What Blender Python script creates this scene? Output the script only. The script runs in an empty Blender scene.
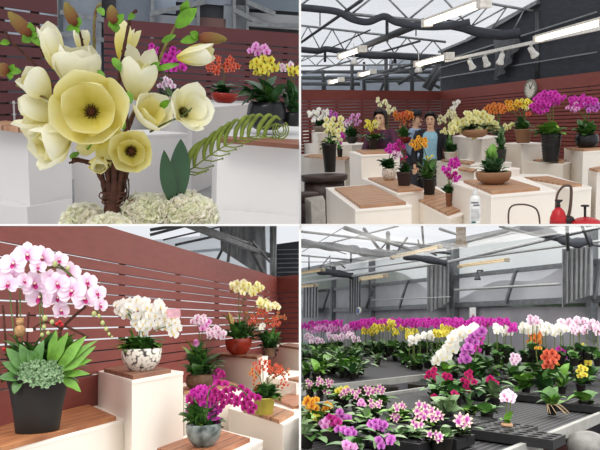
WORLD, SUN, EXPO, PBL, PBR = 0.95, 1.2, 0.0, 85, 820
import bpy, bmesh, math, random
from mathutils import Vector, Matrix
V = Vector
F = 650.0
CAM = V((0, 0, 4.0))
rnd = random.Random(7)
SC = bpy.context.scene
COL = SC.collection
ALL = []            # (object, panel, solid) of every mesh, for trimming at the partition

# ------------------------------------------------------------------ materials
MATS = {}
def hexc(c):
    if isinstance(c, str):
        c = tuple(int(c[i:i + 2], 16) / 255 for i in (0, 2, 4))
    return tuple(x / 12.92 if x <= .04045 else ((x + .055) / 1.055) ** 2.4 for x in c)
def newmat(name):
    m = bpy.data.materials.new(name); m.use_nodes = True
    nt = m.node_tree; b = nt.nodes['Principled BSDF']
    return m, nt, b
def mat(name, c, rough=.55, var=.12, scale=30, bump=0, metal=0, c2=None, stretch=(1, 1, 1), spec=.35, detail=3, trans=0):
    if name in MATS: return MATS[name]
    m, nt, b = newmat(name)
    c = hexc(c)
    d = hexc(c2) if c2 else tuple(max(0, x * (1 - var * 2)) for x in c)
    tc = nt.nodes.new('ShaderNodeTexCoord'); mp = nt.nodes.new('ShaderNodeMapping')
    mp.inputs['Scale'].default_value = stretch
    nz = nt.nodes.new('ShaderNodeTexNoise'); nz.inputs['Scale'].default_value = scale; nz.inputs['Detail'].default_value = detail
    cr = nt.nodes.new('ShaderNodeValToRGB')
    cr.color_ramp.elements[0].position = .35; cr.color_ramp.elements[1].position = .65
    cr.color_ramp.elements[0].color = (*d, 1); cr.color_ramp.elements[1].color = (*c, 1)
    L = nt.links.new
    L(tc.outputs['Object'], mp.inputs['Vector']); L(mp.outputs[0], nz.inputs['Vector']); L(nz.outputs['Fac'], cr.inputs['Fac'])
    L(cr.outputs['Color'], b.inputs['Base Color'])
    b.inputs['Roughness'].default_value = rough; b.inputs['Metallic'].default_value = metal
    b.inputs['Specular IOR Level'].default_value = spec
    if trans: b.inputs['Subsurface Weight'].default_value = trans; b.inputs['Subsurface Radius'].default_value = (.01, .01, .01)
    if bump:
        bp = nt.nodes.new('ShaderNodeBump'); bp.inputs['Strength'].default_value = bump; bp.inputs['Distance'].default_value = .01
        L(nz.outputs['Fac'], bp.inputs['Height']); L(bp.outputs[0], b.inputs['Normal'])
    MATS[name] = m
    return m
def petalmat(name, base, mid, tip, p1=.25, p2=.8, rough=.5, spots=None):
    """colour runs along the petal (its own pigment), through the UV's v"""
    if name in MATS: return MATS[name]
    m, nt, b = newmat(name); L = nt.links.new
    uv = nt.nodes.new('ShaderNodeUVMap'); sp = nt.nodes.new('ShaderNodeSeparateXYZ'); cr = nt.nodes.new('ShaderNodeValToRGB')
    e = cr.color_ramp.elements
    e[0].position = 0; e[0].color = (*hexc(base), 1); e[1].position = p2; e[1].color = (*hexc(tip), 1)
    k = e.new(p1); k.color = (*hexc(mid), 1)
    L(uv.outputs[0], sp.inputs[0])
    nz = nt.nodes.new('ShaderNodeTexNoise'); nz.inputs['Scale'].default_value = 5
    ma = nt.nodes.new('ShaderNodeMath'); ma.operation = 'MULTIPLY_ADD'; ma.inputs[1].default_value = .25; ma.inputs[2].default_value = -.12
    ad = nt.nodes.new('ShaderNodeMath'); ad.operation = 'ADD'
    L(uv.outputs[0], nz.inputs['Vector']); L(nz.outputs['Fac'], ma.inputs[0]); L(sp.outputs['Y'], ad.inputs[0]); L(ma.outputs[0], ad.inputs[1])
    L(ad.outputs[0], cr.inputs['Fac']); L(cr.outputs[0], b.inputs['Base Color'])
    b.inputs['Roughness'].default_value = rough; b.inputs['Specular IOR Level'].default_value = .25
    # thin petal: part of the light passes
    tr = nt.nodes.new('ShaderNodeBsdfTranslucent'); mx = nt.nodes.new('ShaderNodeMixShader'); mx.inputs[0].default_value = .3
    out = nt.nodes['Material Output']
    L(cr.outputs[0], tr.inputs['Color']); L(b.outputs[0], mx.inputs[1]); L(tr.outputs[0], mx.inputs[2]); L(mx.outputs[0], out.inputs['Surface'])
    MATS[name] = m
    return m
def lampmat(name, c, s):
    if name in MATS: return MATS[name]
    m, nt, b = newmat(name)
    b.inputs['Base Color'].default_value = (*hexc(c), 1)
    b.inputs['Emission Color'].default_value = (*hexc(c), 1); b.inputs['Emission Strength'].default_value = s
    MATS[name] = m; return m
def filmmat(name, c, clear, rough=.6):
    """thin translucent greenhouse film: clear share lets the sky through"""
    if name in MATS: return MATS[name]
    m, nt, b = newmat(name); L = nt.links.new
    b.inputs['Base Color'].default_value = (*hexc(c), 1); b.inputs['Roughness'].default_value = rough
    tl = nt.nodes.new('ShaderNodeBsdfTranslucent'); tl.inputs['Color'].default_value = (*hexc(c), 1)
    tp = nt.nodes.new('ShaderNodeBsdfTransparent'); tp.inputs['Color'].default_value = (1, 1, 1, 1)
    a = nt.nodes.new('ShaderNodeMixShader'); a.inputs[0].default_value = .5
    q = nt.nodes.new('ShaderNodeMixShader')
    tc = nt.nodes.new('ShaderNodeTexCoord'); nz = nt.nodes.new('ShaderNodeTexNoise'); nz.inputs['Scale'].default_value = 1.2
    mr = nt.nodes.new('ShaderNodeMapRange'); mr.inputs['From Min'].default_value = .3; mr.inputs['From Max'].default_value = .7
    mr.inputs['To Min'].default_value = max(0, clear - .14); mr.inputs['To Max'].default_value = min(1, clear + .14)
    L(tc.outputs['Object'], nz.inputs['Vector']); L(nz.outputs['Fac'], mr.inputs['Value']); L(mr.outputs[0], q.inputs[0])
    L(b.outputs[0], a.inputs[1]); L(tl.outputs[0], a.inputs[2]); L(a.outputs[0], q.inputs[1]); L(tp.outputs[0], q.inputs[2])
    L(q.outputs[0], nt.nodes['Material Output'].inputs['Surface'])
    MATS[name] = m; return m
def voromat(name, c1, c2, scale=60, rough=.4, thr=(.25, .45)):
    if name in MATS: return MATS[name]
    m, nt, b = newmat(name); L = nt.links.new
    tc = nt.nodes.new('ShaderNodeTexCoord'); vo = nt.nodes.new('ShaderNodeTexVoronoi'); vo.inputs['Scale'].default_value = scale
    cr = nt.nodes.new('ShaderNodeValToRGB'); e = cr.color_ramp.elements
    e[0].position = thr[0]; e[1].position = thr[1]; e[0].color = (*hexc(c1), 1); e[1].color = (*hexc(c2), 1)
    L(tc.outputs['Object'], vo.inputs['Vector']); L(vo.outputs['Distance'], cr.inputs['Fac']); L(cr.outputs[0], b.inputs['Base Color'])
    b.inputs['Roughness'].default_value = rough
    MATS[name] = m; return m
def wavemat(name, c1, c2, scale, axis='Z', rough=.7, rot=0, thr=(.4, .6), bump=0, dist=0):
    if name in MATS: return MATS[name]
    m, nt, b = newmat(name); L = nt.links.new
    tc = nt.nodes.new('ShaderNodeTexCoord'); mp = nt.nodes.new('ShaderNodeMapping'); mp.inputs['Rotation'].default_value = (0, 0, rot)
    w = nt.nodes.new('ShaderNodeTexWave'); w.bands_direction = axis; w.inputs['Scale'].default_value = scale
    w.inputs['Distortion'].default_value = dist
    cr = nt.nodes.new('ShaderNodeValToRGB'); e = cr.color_ramp.elements
    e[0].position = thr[0]; e[1].position = thr[1]; e[0].color = (*hexc(c1), 1); e[1].color = (*hexc(c2), 1)
    L(tc.outputs['Object'], mp.inputs[0]); L(mp.outputs[0], w.inputs['Vector']); L(w.outputs['Fac'], cr.inputs['Fac']); L(cr.outputs[0], b.inputs['Base Color'])
    b.inputs['Roughness'].default_value = rough
    if bump:
        bp = nt.nodes.new('ShaderNodeBump'); bp.inputs['Strength'].default_value = bump; bp.inputs['Distance'].default_value = .01
        L(w.outputs['Fac'], bp.inputs['Height']); L(bp.outputs[0], b.inputs['Normal'])
    MATS[name] = m; return m

# ------------------------------------------------------------------ rooms seen by the camera
class Room:
    """a room with its own floor (local z = 0), eye height E; horizon at image row vh, centred on column uc"""
    def __init__(s, uc, vh, E, du, dv):
        xc = (uc - 300) / F; yh = (225 - vh) / F
        fw = V((xc, 1, yh)).normalized()
        U = V((xc, 1, -(xc * xc + 1) / yh)).normalized()
        if U.z < 0: U = -U
        X = fw.cross(U).normalized()
        s.R = Matrix((X, fw, U)).transposed()
        s.E = E
        s.M = Matrix.Translation(CAM) @ s.R.to_4x4() @ Matrix.Translation(V((0, 0, -E)))
        s.du, s.dv = du, dv
        s.Rt = s.R.transposed()
    def ray(s, u, v): return s.Rt @ V(((u - 300) / F, 1, (225 - v) / F))
    def at(s, u, v, Y):
        r = s.ray(u, v); return r * (Y / r.y) + V((0, 0, s.E))
    def hz(s, u, v, z):
        r = s.ray(u, v); return r * ((z - s.E) / r.z) + V((0, 0, s.E))
    def zof(s, u, v, Y): return s.at(u, v, Y).z
    def vp(s, u, v, A, B):
        """pixel ray met with the upright plane through A and B"""
        r = s.ray(u, v); n = V((-(B.y - A.y), B.x - A.x, 0)); A0 = V((A.x, A.y, 0))
        return r * (n.dot(A0) / n.dot(r)) + V((0, 0, s.E))
    def px(s, Y): return Y / F          # metres per pixel at depth Y (close enough)

TL = Room(150, 70, 0.9, -1, 1)
TR = Room(450, 119, 1.5, 1, 1)
BL = Room(150, 330, 1.5, -1, -1)
BR = Room(450, 322, 1.5, 1, -1)
# bloom size, bloom density, bloom spread, foliage spread, leaf width
TL.k = (.9, .8, 1.05, 1.15, 1.5); TR.k = (.8, .72, 1.12, 1.25, 1.7); BL.k = (.88, .62, 1.1, 1.2, 1.9); BR.k = (1.05, .62, 1.1, 1.4, 1.75)

# ------------------------------------------------------------------ mesh builder
class G:
    def __init__(s): s.v = []; s.f = []; s.m = []; s.uv = []; s.sm = []
    def add(s, vs, fs, mi=0, uv=None, smooth=True):
        o = len(s.v); s.v += [V(p) for p in vs]; s.uv += (uv or [(0, 0)] * len(vs))
        for f in fs: s.f.append([i + o for i in f]); s.m.append(mi); s.sm.append(smooth)
        return s
    def merge(s, g, M=None, mi=None):
        o = len(s.v); s.v += [M @ p for p in g.v] if M else list(g.v); s.uv += g.uv
        for f, m, k in zip(g.f, g.m, g.sm): s.f.append([i + o for i in f]); s.m.append(m if mi is None else mi); s.sm.append(k)
        return s
    def mesh(s, name, mats, off=V((0, 0, 0))):
        me = bpy.data.meshes.new(name)
        me.from_pydata([p - off for p in s.v], [], s.f)
        me.polygons.foreach_set('material_index', s.m); me.polygons.foreach_set('use_smooth', s.sm)
        u = me.uv_layers.new(name='UVMap')
        vi = [0] * len(me.loops); me.loops.foreach_get('vertex_index', vi)
        fl = []
        for i in vi: fl += s.uv[i]
        u.data.foreach_set('uv', fl)
        for m in (mats if isinstance(mats, (list, tuple)) else [mats]): me.materials.append(m)
        me.update(); return me
    # ---- shapes
    def quadbox(s, q, z0, z1, mi=0, bev=0):
        """prism over ground outline q between z0 and z1"""
        n = len(q)
        c = sum((V((p[0], p[1], 0)) for p in q), V()) / n
        rings = []
        if bev:
            def sh(p, b):
                d = V((p[0], p[1], 0)) - c; L = d.length; return c + d * max(0, (L - b) / L)
            rings = [(0, z0), (0, z1 - bev), (bev * .3, z1 - bev * .3), (bev, z1)]
            vs = [V((*sh(p, b).xy, z)) for b, z in rings for p in q]
        else:
            rings = [0, 1]; vs = [V((p[0], p[1], z)) for z in (z0, z1) for p in q]
        fs = [[k * n + i, k * n + (i + 1) % n, (k + 1) * n + (i + 1) % n, (k + 1) * n + i] for k in range(len(rings) - 1) for i in range(n)]
        fs += [list(range(n))[::-1], [(len(rings) - 1) * n + i for i in range(n)]]
        return s.add(vs, fs, mi, smooth=False)
    def bar(s, A, B, w, h, mi=0, up=V((0, 0, 1))):
        A = V(A); B = V(B); d = (B - A).normalized(); x = d.cross(up)
        if x.length < 1e-4: x = d.cross(V((0, 1, 0)))
        x.normalize(); y = x.cross(d).normalized()
        vs = [P + x * a * w / 2 + y * b * h / 2 for P in (A, B) for a, b in ((-1, -1), (1, -1), (1, 1), (-1, 1))]
        return s.add(vs, [[0, 1, 2, 3], [7, 6, 5, 4], [0, 4, 5, 1], [1, 5, 6, 2], [2, 6, 7, 3], [3, 7, 4, 0]], mi, smooth=False)
    def box(s, c, sz, mi=0):
        c = V(c); return s.bar(c - V((sz[0] / 2, 0, 0)), c + V((sz[0] / 2, 0, 0)), sz[1], sz[2], mi)
    def tube(s, pts, r, n=6, mi=0):
        pts = [V(p) for p in pts]; m = len(pts)
        if not isinstance(r, (list, tuple)): r = [r] * m
        vs = []; prev = None
        for i, p in enumerate(pts):
            d = (pts[min(i + 1, m - 1)] - pts[max(i - 1, 0)]).normalized()
            x = prev - d * prev.dot(d) if prev else d.orthogonal()
            if x.length < 1e-5: x = d.orthogonal()
            x.normalize(); prev = x; y = d.cross(x)
            vs += [p + (x * math.cos(2 * math.pi * k / n) + y * math.sin(2 * math.pi * k / n)) * r[i] for k in range(n)]
        fs = [[i * n + k, i * n + (k + 1) % n, (i + 1) * n + (k + 1) % n, (i + 1) * n + k] for i in range(m - 1) for k in range(n)]
        fs += [list(range(n))[::-1], [(m - 1) * n + k for k in range(n)]]
        uv = [(0, i / max(1, m - 1)) for i in range(m) for k in range(n)]
        return s.add(vs, fs, mi, uv)
    def lathe(s, prof, c=(0, 0, 0), n=24, mi=0, cap=True, flute=0, smooth=True):
        c = V(c); vs = []
        for j, (r, z) in enumerate(prof):
            for k in range(n):
                a = 2 * math.pi * k / n; rr = r * (1 + (flute if k % 2 else 0))
                vs.append(c + V((rr * math.cos(a), rr * math.sin(a), z)))
        m = len(prof)
        fs = [[i * n + k, i * n + (k + 1) % n, (i + 1) * n + (k + 1) % n, (i + 1) * n + k] for i in range(m - 1) for k in range(n)]
        if cap: fs += [list(range(n))[::-1], [(m - 1) * n + k for k in range(n)]]
        return s.add(vs, fs, mi, smooth=smooth)
    def ball(s, c, r, n=10, m=6, mi=0):
        c = V(c); r = V(r) if isinstance(r, (tuple, list, Vector)) else V((r, r, r))
        vs = [c + V((0, 0, -r.z))]
        for i in range(1, m):
            t = math.pi * i / m - math.pi / 2
            vs += [c + V((r.x * math.cos(t) * math.cos(2 * math.pi * k / n), r.y * math.cos(t) * math.sin(2 * math.pi * k / n), r.z * math.sin(t))) for k in range(n)]
        vs.append(c + V((0, 0, r.z))); e = len(vs) - 1
        fs = [[0, 1 + (k + 1) % n, 1 + k] for k in range(n)]
        fs += [[1 + i * n + k, 1 + i * n + (k + 1) % n, 1 + (i + 1) * n + (k + 1) % n, 1 + (i + 1) * n + k] for i in range(m - 2) for k in range(n)]
        fs += [[e, 1 + (m - 2) * n + k, 1 + (m - 2) * n + (k + 1) % n] for k in range(n)]
        return s.add(vs, fs, mi)
    def sheet(s, P, nx, ny, mi=0):
        """P(a, b) -> point for a, b in 0..1"""
        vs = [P(i / nx, j / ny) for j in range(ny + 1) for i in range(nx + 1)]
        uv = [(i / nx, j / ny) for j in range(ny + 1) for i in range(nx + 1)]
        return s.add(vs, [[j * (nx + 1) + i, j * (nx + 1) + i + 1, (j + 1) * (nx + 1) + i + 1, (j + 1) * (nx + 1) + i] for j in range(ny) for i in range(nx)], mi, uv)
    def petal(s, th, L, W, a0, a1, cup=.3, ns=5, nt=4, mi=0, r0=0, h0=0, tip=1.0, ruf=0, wide=.55):
        """petal growing from the axis (z) in direction th, its slope going from a0 to a1 (degrees off the axis)"""
        rad = V((math.cos(th), math.sin(th), 0)); tan = V((-math.sin(th), math.cos(th), 0)); Z = V((0, 0, 1))
        r, h = r0, h0; vs = []; uv = []
        for i in range(ns + 1):
            q = i / ns; a = math.radians(a0 + (a1 - a0) * q)
            if i: r += math.sin(a) * L / ns; h += math.cos(a) * L / ns
            # width profile: widest at 'wide', pointed or round tip
            if q < wide: w = math.sin(math.pi / 2 * (.18 + .82 * q / wide))
            else: w = max(0, 1 - ((q - wide) / (1 - wide)) ** (2.2 * tip)) ** (.5 if tip >= 1 else .8)
            w = max(w, .06) * W / 2
            nrm = rad * -math.cos(a) + Z * math.sin(a)
            for j in range(nt + 1):
                t = 2 * j / nt - 1
                rf = ruf * W * math.sin(7 * q + 5 * t + th * 3) * (abs(t) * .8 + .2)
                vs.append(rad * r + Z * h + tan * w * t + nrm * (cup * w * t * t + rf)); uv.append((j / nt, q))
        return s.add(vs, [[j + i * (nt + 1), j + 1 + i * (nt + 1), j + 1 + (i + 1) * (nt + 1), j + (i + 1) * (nt + 1)] for i in range(ns) for j in range(nt)], mi, uv)
    def leaf(s, p0, p1, w, sag=.2, mi=0, ns=6, fold=.25, up=V((0, 0, 1)), wide=.5, wav=0):
        """arching blade from p0 to p1"""
        p0, p1 = V(p0), V(p1); d = p1 - p0; L = d.length
        if L < 1e-5: return s
        side = d.cross(up)
        if side.length < 1e-5: side = V((1, 0, 0))
        side.normalize(); nn = side.cross(d).normalized()
        vs = []; uv = []
        for i in range(ns + 1):
            q = i / ns; p = p0 + d * q + nn * (sag * L * 4 * q * (1 - q) * .6) 
            ww = w / 2 * (math.sin(math.pi * min(1, (.06 + .94 * q) if wide == .5 else (.06 + .94 * q) ** (math.log(.5) / math.log(wide)))) ** .75)
            ww = max(ww, w * .02)
            for t in (-1, 0, 1):
                vs.append(p + side * ww * t * (1 + wav * math.sin(q * 14 + t)) + nn * (abs(t) * ww * fold)); uv.append(((t + 1) / 2, q))
        return s.add(vs, [[i * 3 + j, i * 3 + j + 1, (i + 1) * 3 + j + 1, (i + 1) * 3 + j] for i in range(ns) for j in (0, 1)], mi, uv)

def curve(pts, n=6):
    """smooth polyline through points (Catmull-Rom)"""
    pts = [V(p) for p in pts]; out = []
    for i in range(len(pts) - 1):
        a = pts[max(i - 1, 0)]; b = pts[i]; c = pts[i + 1]; d = pts[min(i + 2, len(pts) - 1)]
        for k in range(n):
            t = k / n
            out.append(.5 * ((2 * b) + (c - a) * t + (2 * a - 5 * b + 4 * c - d) * t * t + (3 * b - a - 3 * c + d) * t ** 3))
    out.append(pts[-1]); return out

# ------------------------------------------------------------------ objects
BASE = {}
def props(o, label, cat, group=None):
    o['label'] = label; o['category'] = cat
    if group: o['group'] = group
def thing(P, name, label, cat, base, group=None):
    o = bpy.data.objects.new(name, None); COL.objects.link(o); o.empty_display_size = .05
    base = V(base); o.matrix_world = P.M @ Matrix.Translation(base); props(o, label, cat, group)
    BASE[o.name] = (P, base); return o
def part(g, name, mats, root, sub=None, solid=False, label=None):
    """mesh part given in room coordinates; sub = the part it belongs to"""
    if not g.v: return None
    P, base = BASE[root.name]
    o = bpy.data.objects.new(name, g.mesh(name, mats, base)); COL.objects.link(o)
    o.parent = sub or root
    if label: o['label'] = label
    ALL.append((o, P, solid)); return o
def inst(me, name, root, loc, rot=None, sc=1, sub=None):
    P, base = BASE[root.name]
    o = bpy.data.objects.new(name, me); COL.objects.link(o); o.parent = sub or root
    M = Matrix.Translation(V(loc) - base)
    if rot: M = M @ rot.to_4x4()
    o.matrix_local = M @ Matrix.Diagonal((sc, sc, sc, 1)) if not isinstance(sc, tuple) else M @ Matrix.Diagonal((*sc, 1))
    ALL.append((o, P, False)); return o
def solo(P, g, name, mats, label, cat, base=None, group=None, solid=True):
    if base is None:
        mn = min(p.z for p in g.v); c = sum(g.v, V()) / len(g.v); base = V((c.x, c.y, mn))
    o = bpy.data.objects.new(name, g.mesh(name, mats, V(base))); COL.objects.link(o)
    o.matrix_world = P.M @ Matrix.Translation(V(base)); props(o, label, cat, group)
    ALL.append((o, P, solid)); BASE[o.name] = (P, V(base)); return o
def struct(P, g, name, mats, solid=True):
    o = bpy.data.objects.new(name, g.mesh(name, mats)); COL.objects.link(o)
    if P: o.matrix_world = P.M.copy(); ALL.append((o, P, solid))
    o['kind'] = 'structure'; BASE[o.name] = (P, V((0, 0, 0))); return o
def frame(axis, up=V((0, 0, 1))):
    z = V(axis).normalized(); x = up.cross(z)
    if x.length < 1e-4: x = V((1, 0, 0))
    x.normalize(); y = z.cross(x); return Matrix((x, y, z)).transposed()
# ------------------------------------------------------------------ shared materials
leafD = mat('leaf_dark', '315a2b', .4, .2, 25, spec=.5); leafM = mat('leaf_mid', '528039', .42, .2, 25, spec=.5)
leafL = mat('leaf_light', '6f9f3c', .45, .15, 25); leafG = mat('leaf_grey', '7f9a6c', .5, .2, 60)
leafY = mat('leaf_lime', 'a3bf4a', .45, .15, 25); leafV = mat('leaf_variegated', '93ac82', .5, c2='35602f', scale=140)
stemM = mat('stem', '5d6b34', .6, .15, 40); stemB = mat('stem_dark', '4a3a26', .7, .2, 40)
barkM = mat('twig_bark', '5a3527', .8, .25, 80, bump=.6); barkL = mat('twig_green', '8a8a4a', .7, c2='6b4a2e', scale=60)
soilM = mat('soil', '3a2c20', .9, .3, 80, bump=.5)
blackP = mat('pot_black', '26231f', .5, .1, 20); blackG = mat('pot_black_gloss', '1c1c1e', .3, .1, 20)
PETALS = {
 'white': petalmat('petal_white', 'f1eec2', 'f7f5ee', 'fbfaf6', .08, .3),
 'whitepink': petalmat('petal_white_pink', 'd06bb0', 'efcfe6', 'f6e6f2', .22, .7),
 'palepink': petalmat('petal_pale_pink', 'c95ab0', 'f0cfe6', 'f8eef5', .3, .8),
 'pink': petalmat('petal_pink', 'd75fbf', 'e79ad6', 'efb6e2', .3, .8),
 'magenta': petalmat('petal_magenta', 'a3147f', 'cf2bab', 'dd4fc0', .3, .8),
 'purple': petalmat('petal_purple', '94298e', 'c355bd', 'd98bd2', .3, .8),
 'crimson': petalmat('petal_crimson', '7d0c4a', 'b8195f', 'c92e74', .3, .8),
 'wine': petalmat('petal_wine', '8a0f5a', 'b01874', 'c8399a', .3, .8),
 'yellow': petalmat('petal_yellow', 'b99a22', 'e6d83e', 'f0e76a', .2, .7),
 'lemon': petalmat('petal_lemon', 'c9bf4a', 'ebe690', 'f4f1bf', .2, .7),
 'cream': petalmat('petal_cream', 'd8cf70', 'efe9ab', 'f7f4d6', .2, .7),
 'orange': petalmat('petal_orange', 'a8421f', 'dd7a35', 'e99a4a', .3, .8),
 'amber': petalmat('petal_amber', 'c25a1c', 'e8a02c', 'f3c34e', .3, .8),
 'coral': petalmat('petal_coral', 'a3301f', 'd8583c', 'e5785a', .3, .8),
 'rust': petalmat('petal_rust', '8c3a1e', 'c4623c', 'd99a6a', .3, .8),
 'spotted': petalmat('petal_spotted', 'a8268f', 'd98ccb', 'f4ecc4', .35, .85),
}
LIPS = {'white': 'efd884', 'whitepink': 'b0186e', 'palepink': 'b0186e', 'pink': 'a3147f', 'magenta': '7c0d5c', 'purple': '6e1570', 'crimson': '5c0733',
        'wine': '6a0a45', 'yellow': 'a8501c', 'lemon': 'c9a820', 'cream': 'd2b83a', 'orange': '8a1f1a', 'amber': 'b03a18', 'coral': '7c1512', 'rust': '7c2a18', 'spotted': '9a1c84'}
FL = {}
def flower_g(kind, hi):
    g = G(); ns, nt = (6, 4) if hi else (3, 2)
    if kind == 'moth':
        for th in (90, 215, 325): g.petal(math.radians(th), .5, .36, 88, 80, .25, ns, nt, 0, h0=-.02)
        for th in (12, 168): g.petal(math.radians(th), .52, .56, 86, 76, .2, ns, nt, 0, ruf=.02 if hi else 0)
        g.petal(math.radians(270), .26, .16, 55, 70, .5, ns - 1, nt, 1, h0=.03)
        for th in (235, 305): g.petal(math.radians(th), .15, .12, 40, 30, .5, 2, 2, 1, h0=.03)
        g.ball((0, .0, .07), (.05, .06, .07), 6, 4, 2)
    else:    # starry bloom: narrow tepals
        for th in (90, 162, 234, 306, 18): g.petal(math.radians(th), .5, .26 if kind == 'star' else .36, 80, 70, .2, ns, nt, 0, tip=.8)
        g.petal(math.radians(270), .3, .22, 60, 85, .4, ns - 1, nt, 1, h0=.03)
        g.ball((0, 0, .05), .05, 6, 4, 2)
    return g
def flower_mesh(col, kind='moth', hi=False):
    k = (col, kind, hi)
    if k not in FL:
        FL[k] = flower_g(kind, hi).mesh('flower_' + col, [PETALS[col], mat('lip_' + col, LIPS[col], .5, .05), mat('column_' + col, 'f2e6c0' if col in ('white', 'palepink', 'whitepink') else LIPS[col], .5, .05)])
    return FL[k]

def potmesh(g, kind, c, r, h, n=28):
    c = V(c)
    if kind == 'wide': pr = [(r * .64, 0), (r * .66, .01 * h), (r * .74, h * .35), (r * .88, h * .75), (r * .98, h * .93), (r * 1.05, h * .95), (r * 1.05, h), (r * .95, h), (r * .9, h * .88), (.001, h * .88)]
    elif kind == 'taper': pr = [(r * .72, 0), (r * .74, .01 * h), (r * .97, h * .9), (r, h * .91), (r * 1.03, h * .93), (r * 1.03, h), (r * .93, h), (r * .9, h * .88), (.001, h * .88)]
    elif kind == 'bowl': pr = [(r * .5, 0), (r * .55, h * .03), (r * .85, h * .3), (r * .98, h * .62), (r, h * .9), (r * .98, h), (r * .9, h), (r * .88, h * .85), (.001, h * .85)]
    elif kind == 'round': pr = [(r * .6, 0), (r * .88, h * .2), (r, h * .5), (r * .93, h * .85), (r * .82, h), (r * .74, h), (r * .74, h * .9), (.001, h * .9)]
    elif kind == 'ribbed':
        pr = []
        for i in range(9):
            q = i / 9; rr = r * (.72 + .26 * q); pr += [(rr, h * q), (rr * 1.05, h * (q + .05)), (rr, h * (q + .1))]
        pr += [(r * 1.03, h), (r * .9, h), (r * .9, h * .88), (.001, h * .88)]
    else: pr = [(r * .9, 0), (r, h * .05), (r, h * .93), (r * 1.03, h * .95), (r * 1.03, h), (r * .92, h), (r * .9, h * .88), (.001, h * .88)]
    g.lathe(pr, c, n)
    return g

def plant(P, name, label, cat, Y, pot, fol=(), cl=(), group=None, hi=False, joined=False, stems=True, seed=None, extra=None, stemmat=None, onz=None):
    """pot = (u0, u1, vtop, vbottom, kind, material); fol = (u, v, ru, rv, n, width px, material[, sag]);
       cl = (u, v, ru, rv, n, bloom px, colour[, kind])"""
    r_ = random.Random(seed if seed is not None else hash_(label))
    u0, u1, vt, vb, kind, pm = pot
    uc = (u0 + u1) / 2
    base = P.hz(uc, vb, onz) if onz is not None else P.at(uc, vb, Y)
    Y = base.y
    top = P.at(uc, vt, Y); px = Y / F
    h = max(.02, (vb - vt) * px); r = (u1 - u0) / 2 * px
    root = thing(P, name, label, cat, base, group)
    g = potmesh(G(), kind, base, r, h); po = part(g, 'pot', pm, root, solid=True)
    sg = G().lathe([(r * .88, h * .9), (r * .4, h * .93), (.001, h * .94)], base, 16, cap=False); part(sg, 'soil', soilM, root)
    c0 = base + V((0, 0, h * .93))
    byM = {}
    for k in fol:
        u, v, ru, rv, n, w, m = k[:7]; ru *= P.k[3]; rv *= P.k[3]; w *= P.k[4]; sag = k[7] if len(k) > 7 else .25
        g = byM.setdefault(m.name, (m, G()))[1]
        for i in range(n):
            a = 2.399963 * i + r_.uniform(-.4, .4); q = math.sqrt((i + .6) / n)
            tu = u + ru * q * math.cos(a); tv = v + rv * q * math.sin(a)
            dy = r_.uniform(-1, 1) * ru * px * .7
            t = P.at(tu, tv, Y + dy); s0 = c0 + V((r_.uniform(-1, 1) * r * .35, r_.uniform(-1, 1) * r * .35, 0))
            near = (t - s0).length
            if near > ru * px * 1.3: s0 = s0.lerp(t, .35 + .2 * r_.random())      # a leaf carried higher on its stem
            g.leaf(s0, t, w * px * r_.uniform(.75, 1.2), sag * r_.uniform(.5, 1.3), fold=r_.uniform(.1, .4))
    for m, g in byM.values(): part(g, 'foliage', m, root)
    J = {}
    for k in cl:
        u, v, ru, rv, n, sz, col = k[:7]; sz *= P.k[0]; n = max(1, round(n * P.k[1])) if n > 4 else n; ru *= P.k[2]; rv *= P.k[2]; kd = k[7] if len(k) > 7 else 'moth'
        cen = P.at(u, v, Y)
        if stems:
            st = G(); mid = c0.lerp(cen, .6) + V(((c0 - cen).x * .25, 0, abs((cen - c0).z) * .12))
            st.tube(curve([c0 + V((r_.uniform(-.3, .3) * r, 0, 0)), mid, cen], 5), max(.0015, .45 * px), 5); part(st, 'stem', stemmat or stemM, root)
        for i in range(n):
            if n <= 2: fu, fv = (u + (i - (n - 1) / 2) * ru, v)
            else:
                a = 2.399963 * i + 1 + r_.uniform(-.25, .25); q = math.sqrt((i + .45) / n); fu, fv = u + ru * q * math.cos(a), v + rv * q * math.sin(a)
            Yf = Y + r_.uniform(-1, 1) * min(ru, rv * 1.5) * px * .6
            p = P.at(fu, fv, Yf)
            face = V((r_.uniform(-.85, .85), -1, r_.uniform(-.4, .55)))
            R = frame(face) @ Matrix.Rotation(r_.uniform(-.3, .3), 3, 'Z'); s = sz * px * r_.uniform(.85, 1.15)
            if joined:
                jg = J.setdefault((col, kd), G()); M = Matrix.Translation(p) @ R.to_4x4() @ Matrix.Diagonal((s, s, s, 1))
                jg.merge(FG(kd), M)
            else: inst(flower_mesh(col, kd, hi), 'flower', root, p, R, s)
    for (col, kd), g in J.items():
        mm = flower_mesh(col, kd).materials; part(g, 'flower_spray', list(mm), root)
    if extra: extra(P, root, base, Y, px, c0)
    return root
_fg = {}
def FG(k):
    if k not in _fg: _fg[k] = flower_g(k, False)
    return _fg[k]
def hash_(s):
    h = 7
    for ch in s: h = (h * 31 + ord(ch)) % 1000003
    return h

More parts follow.
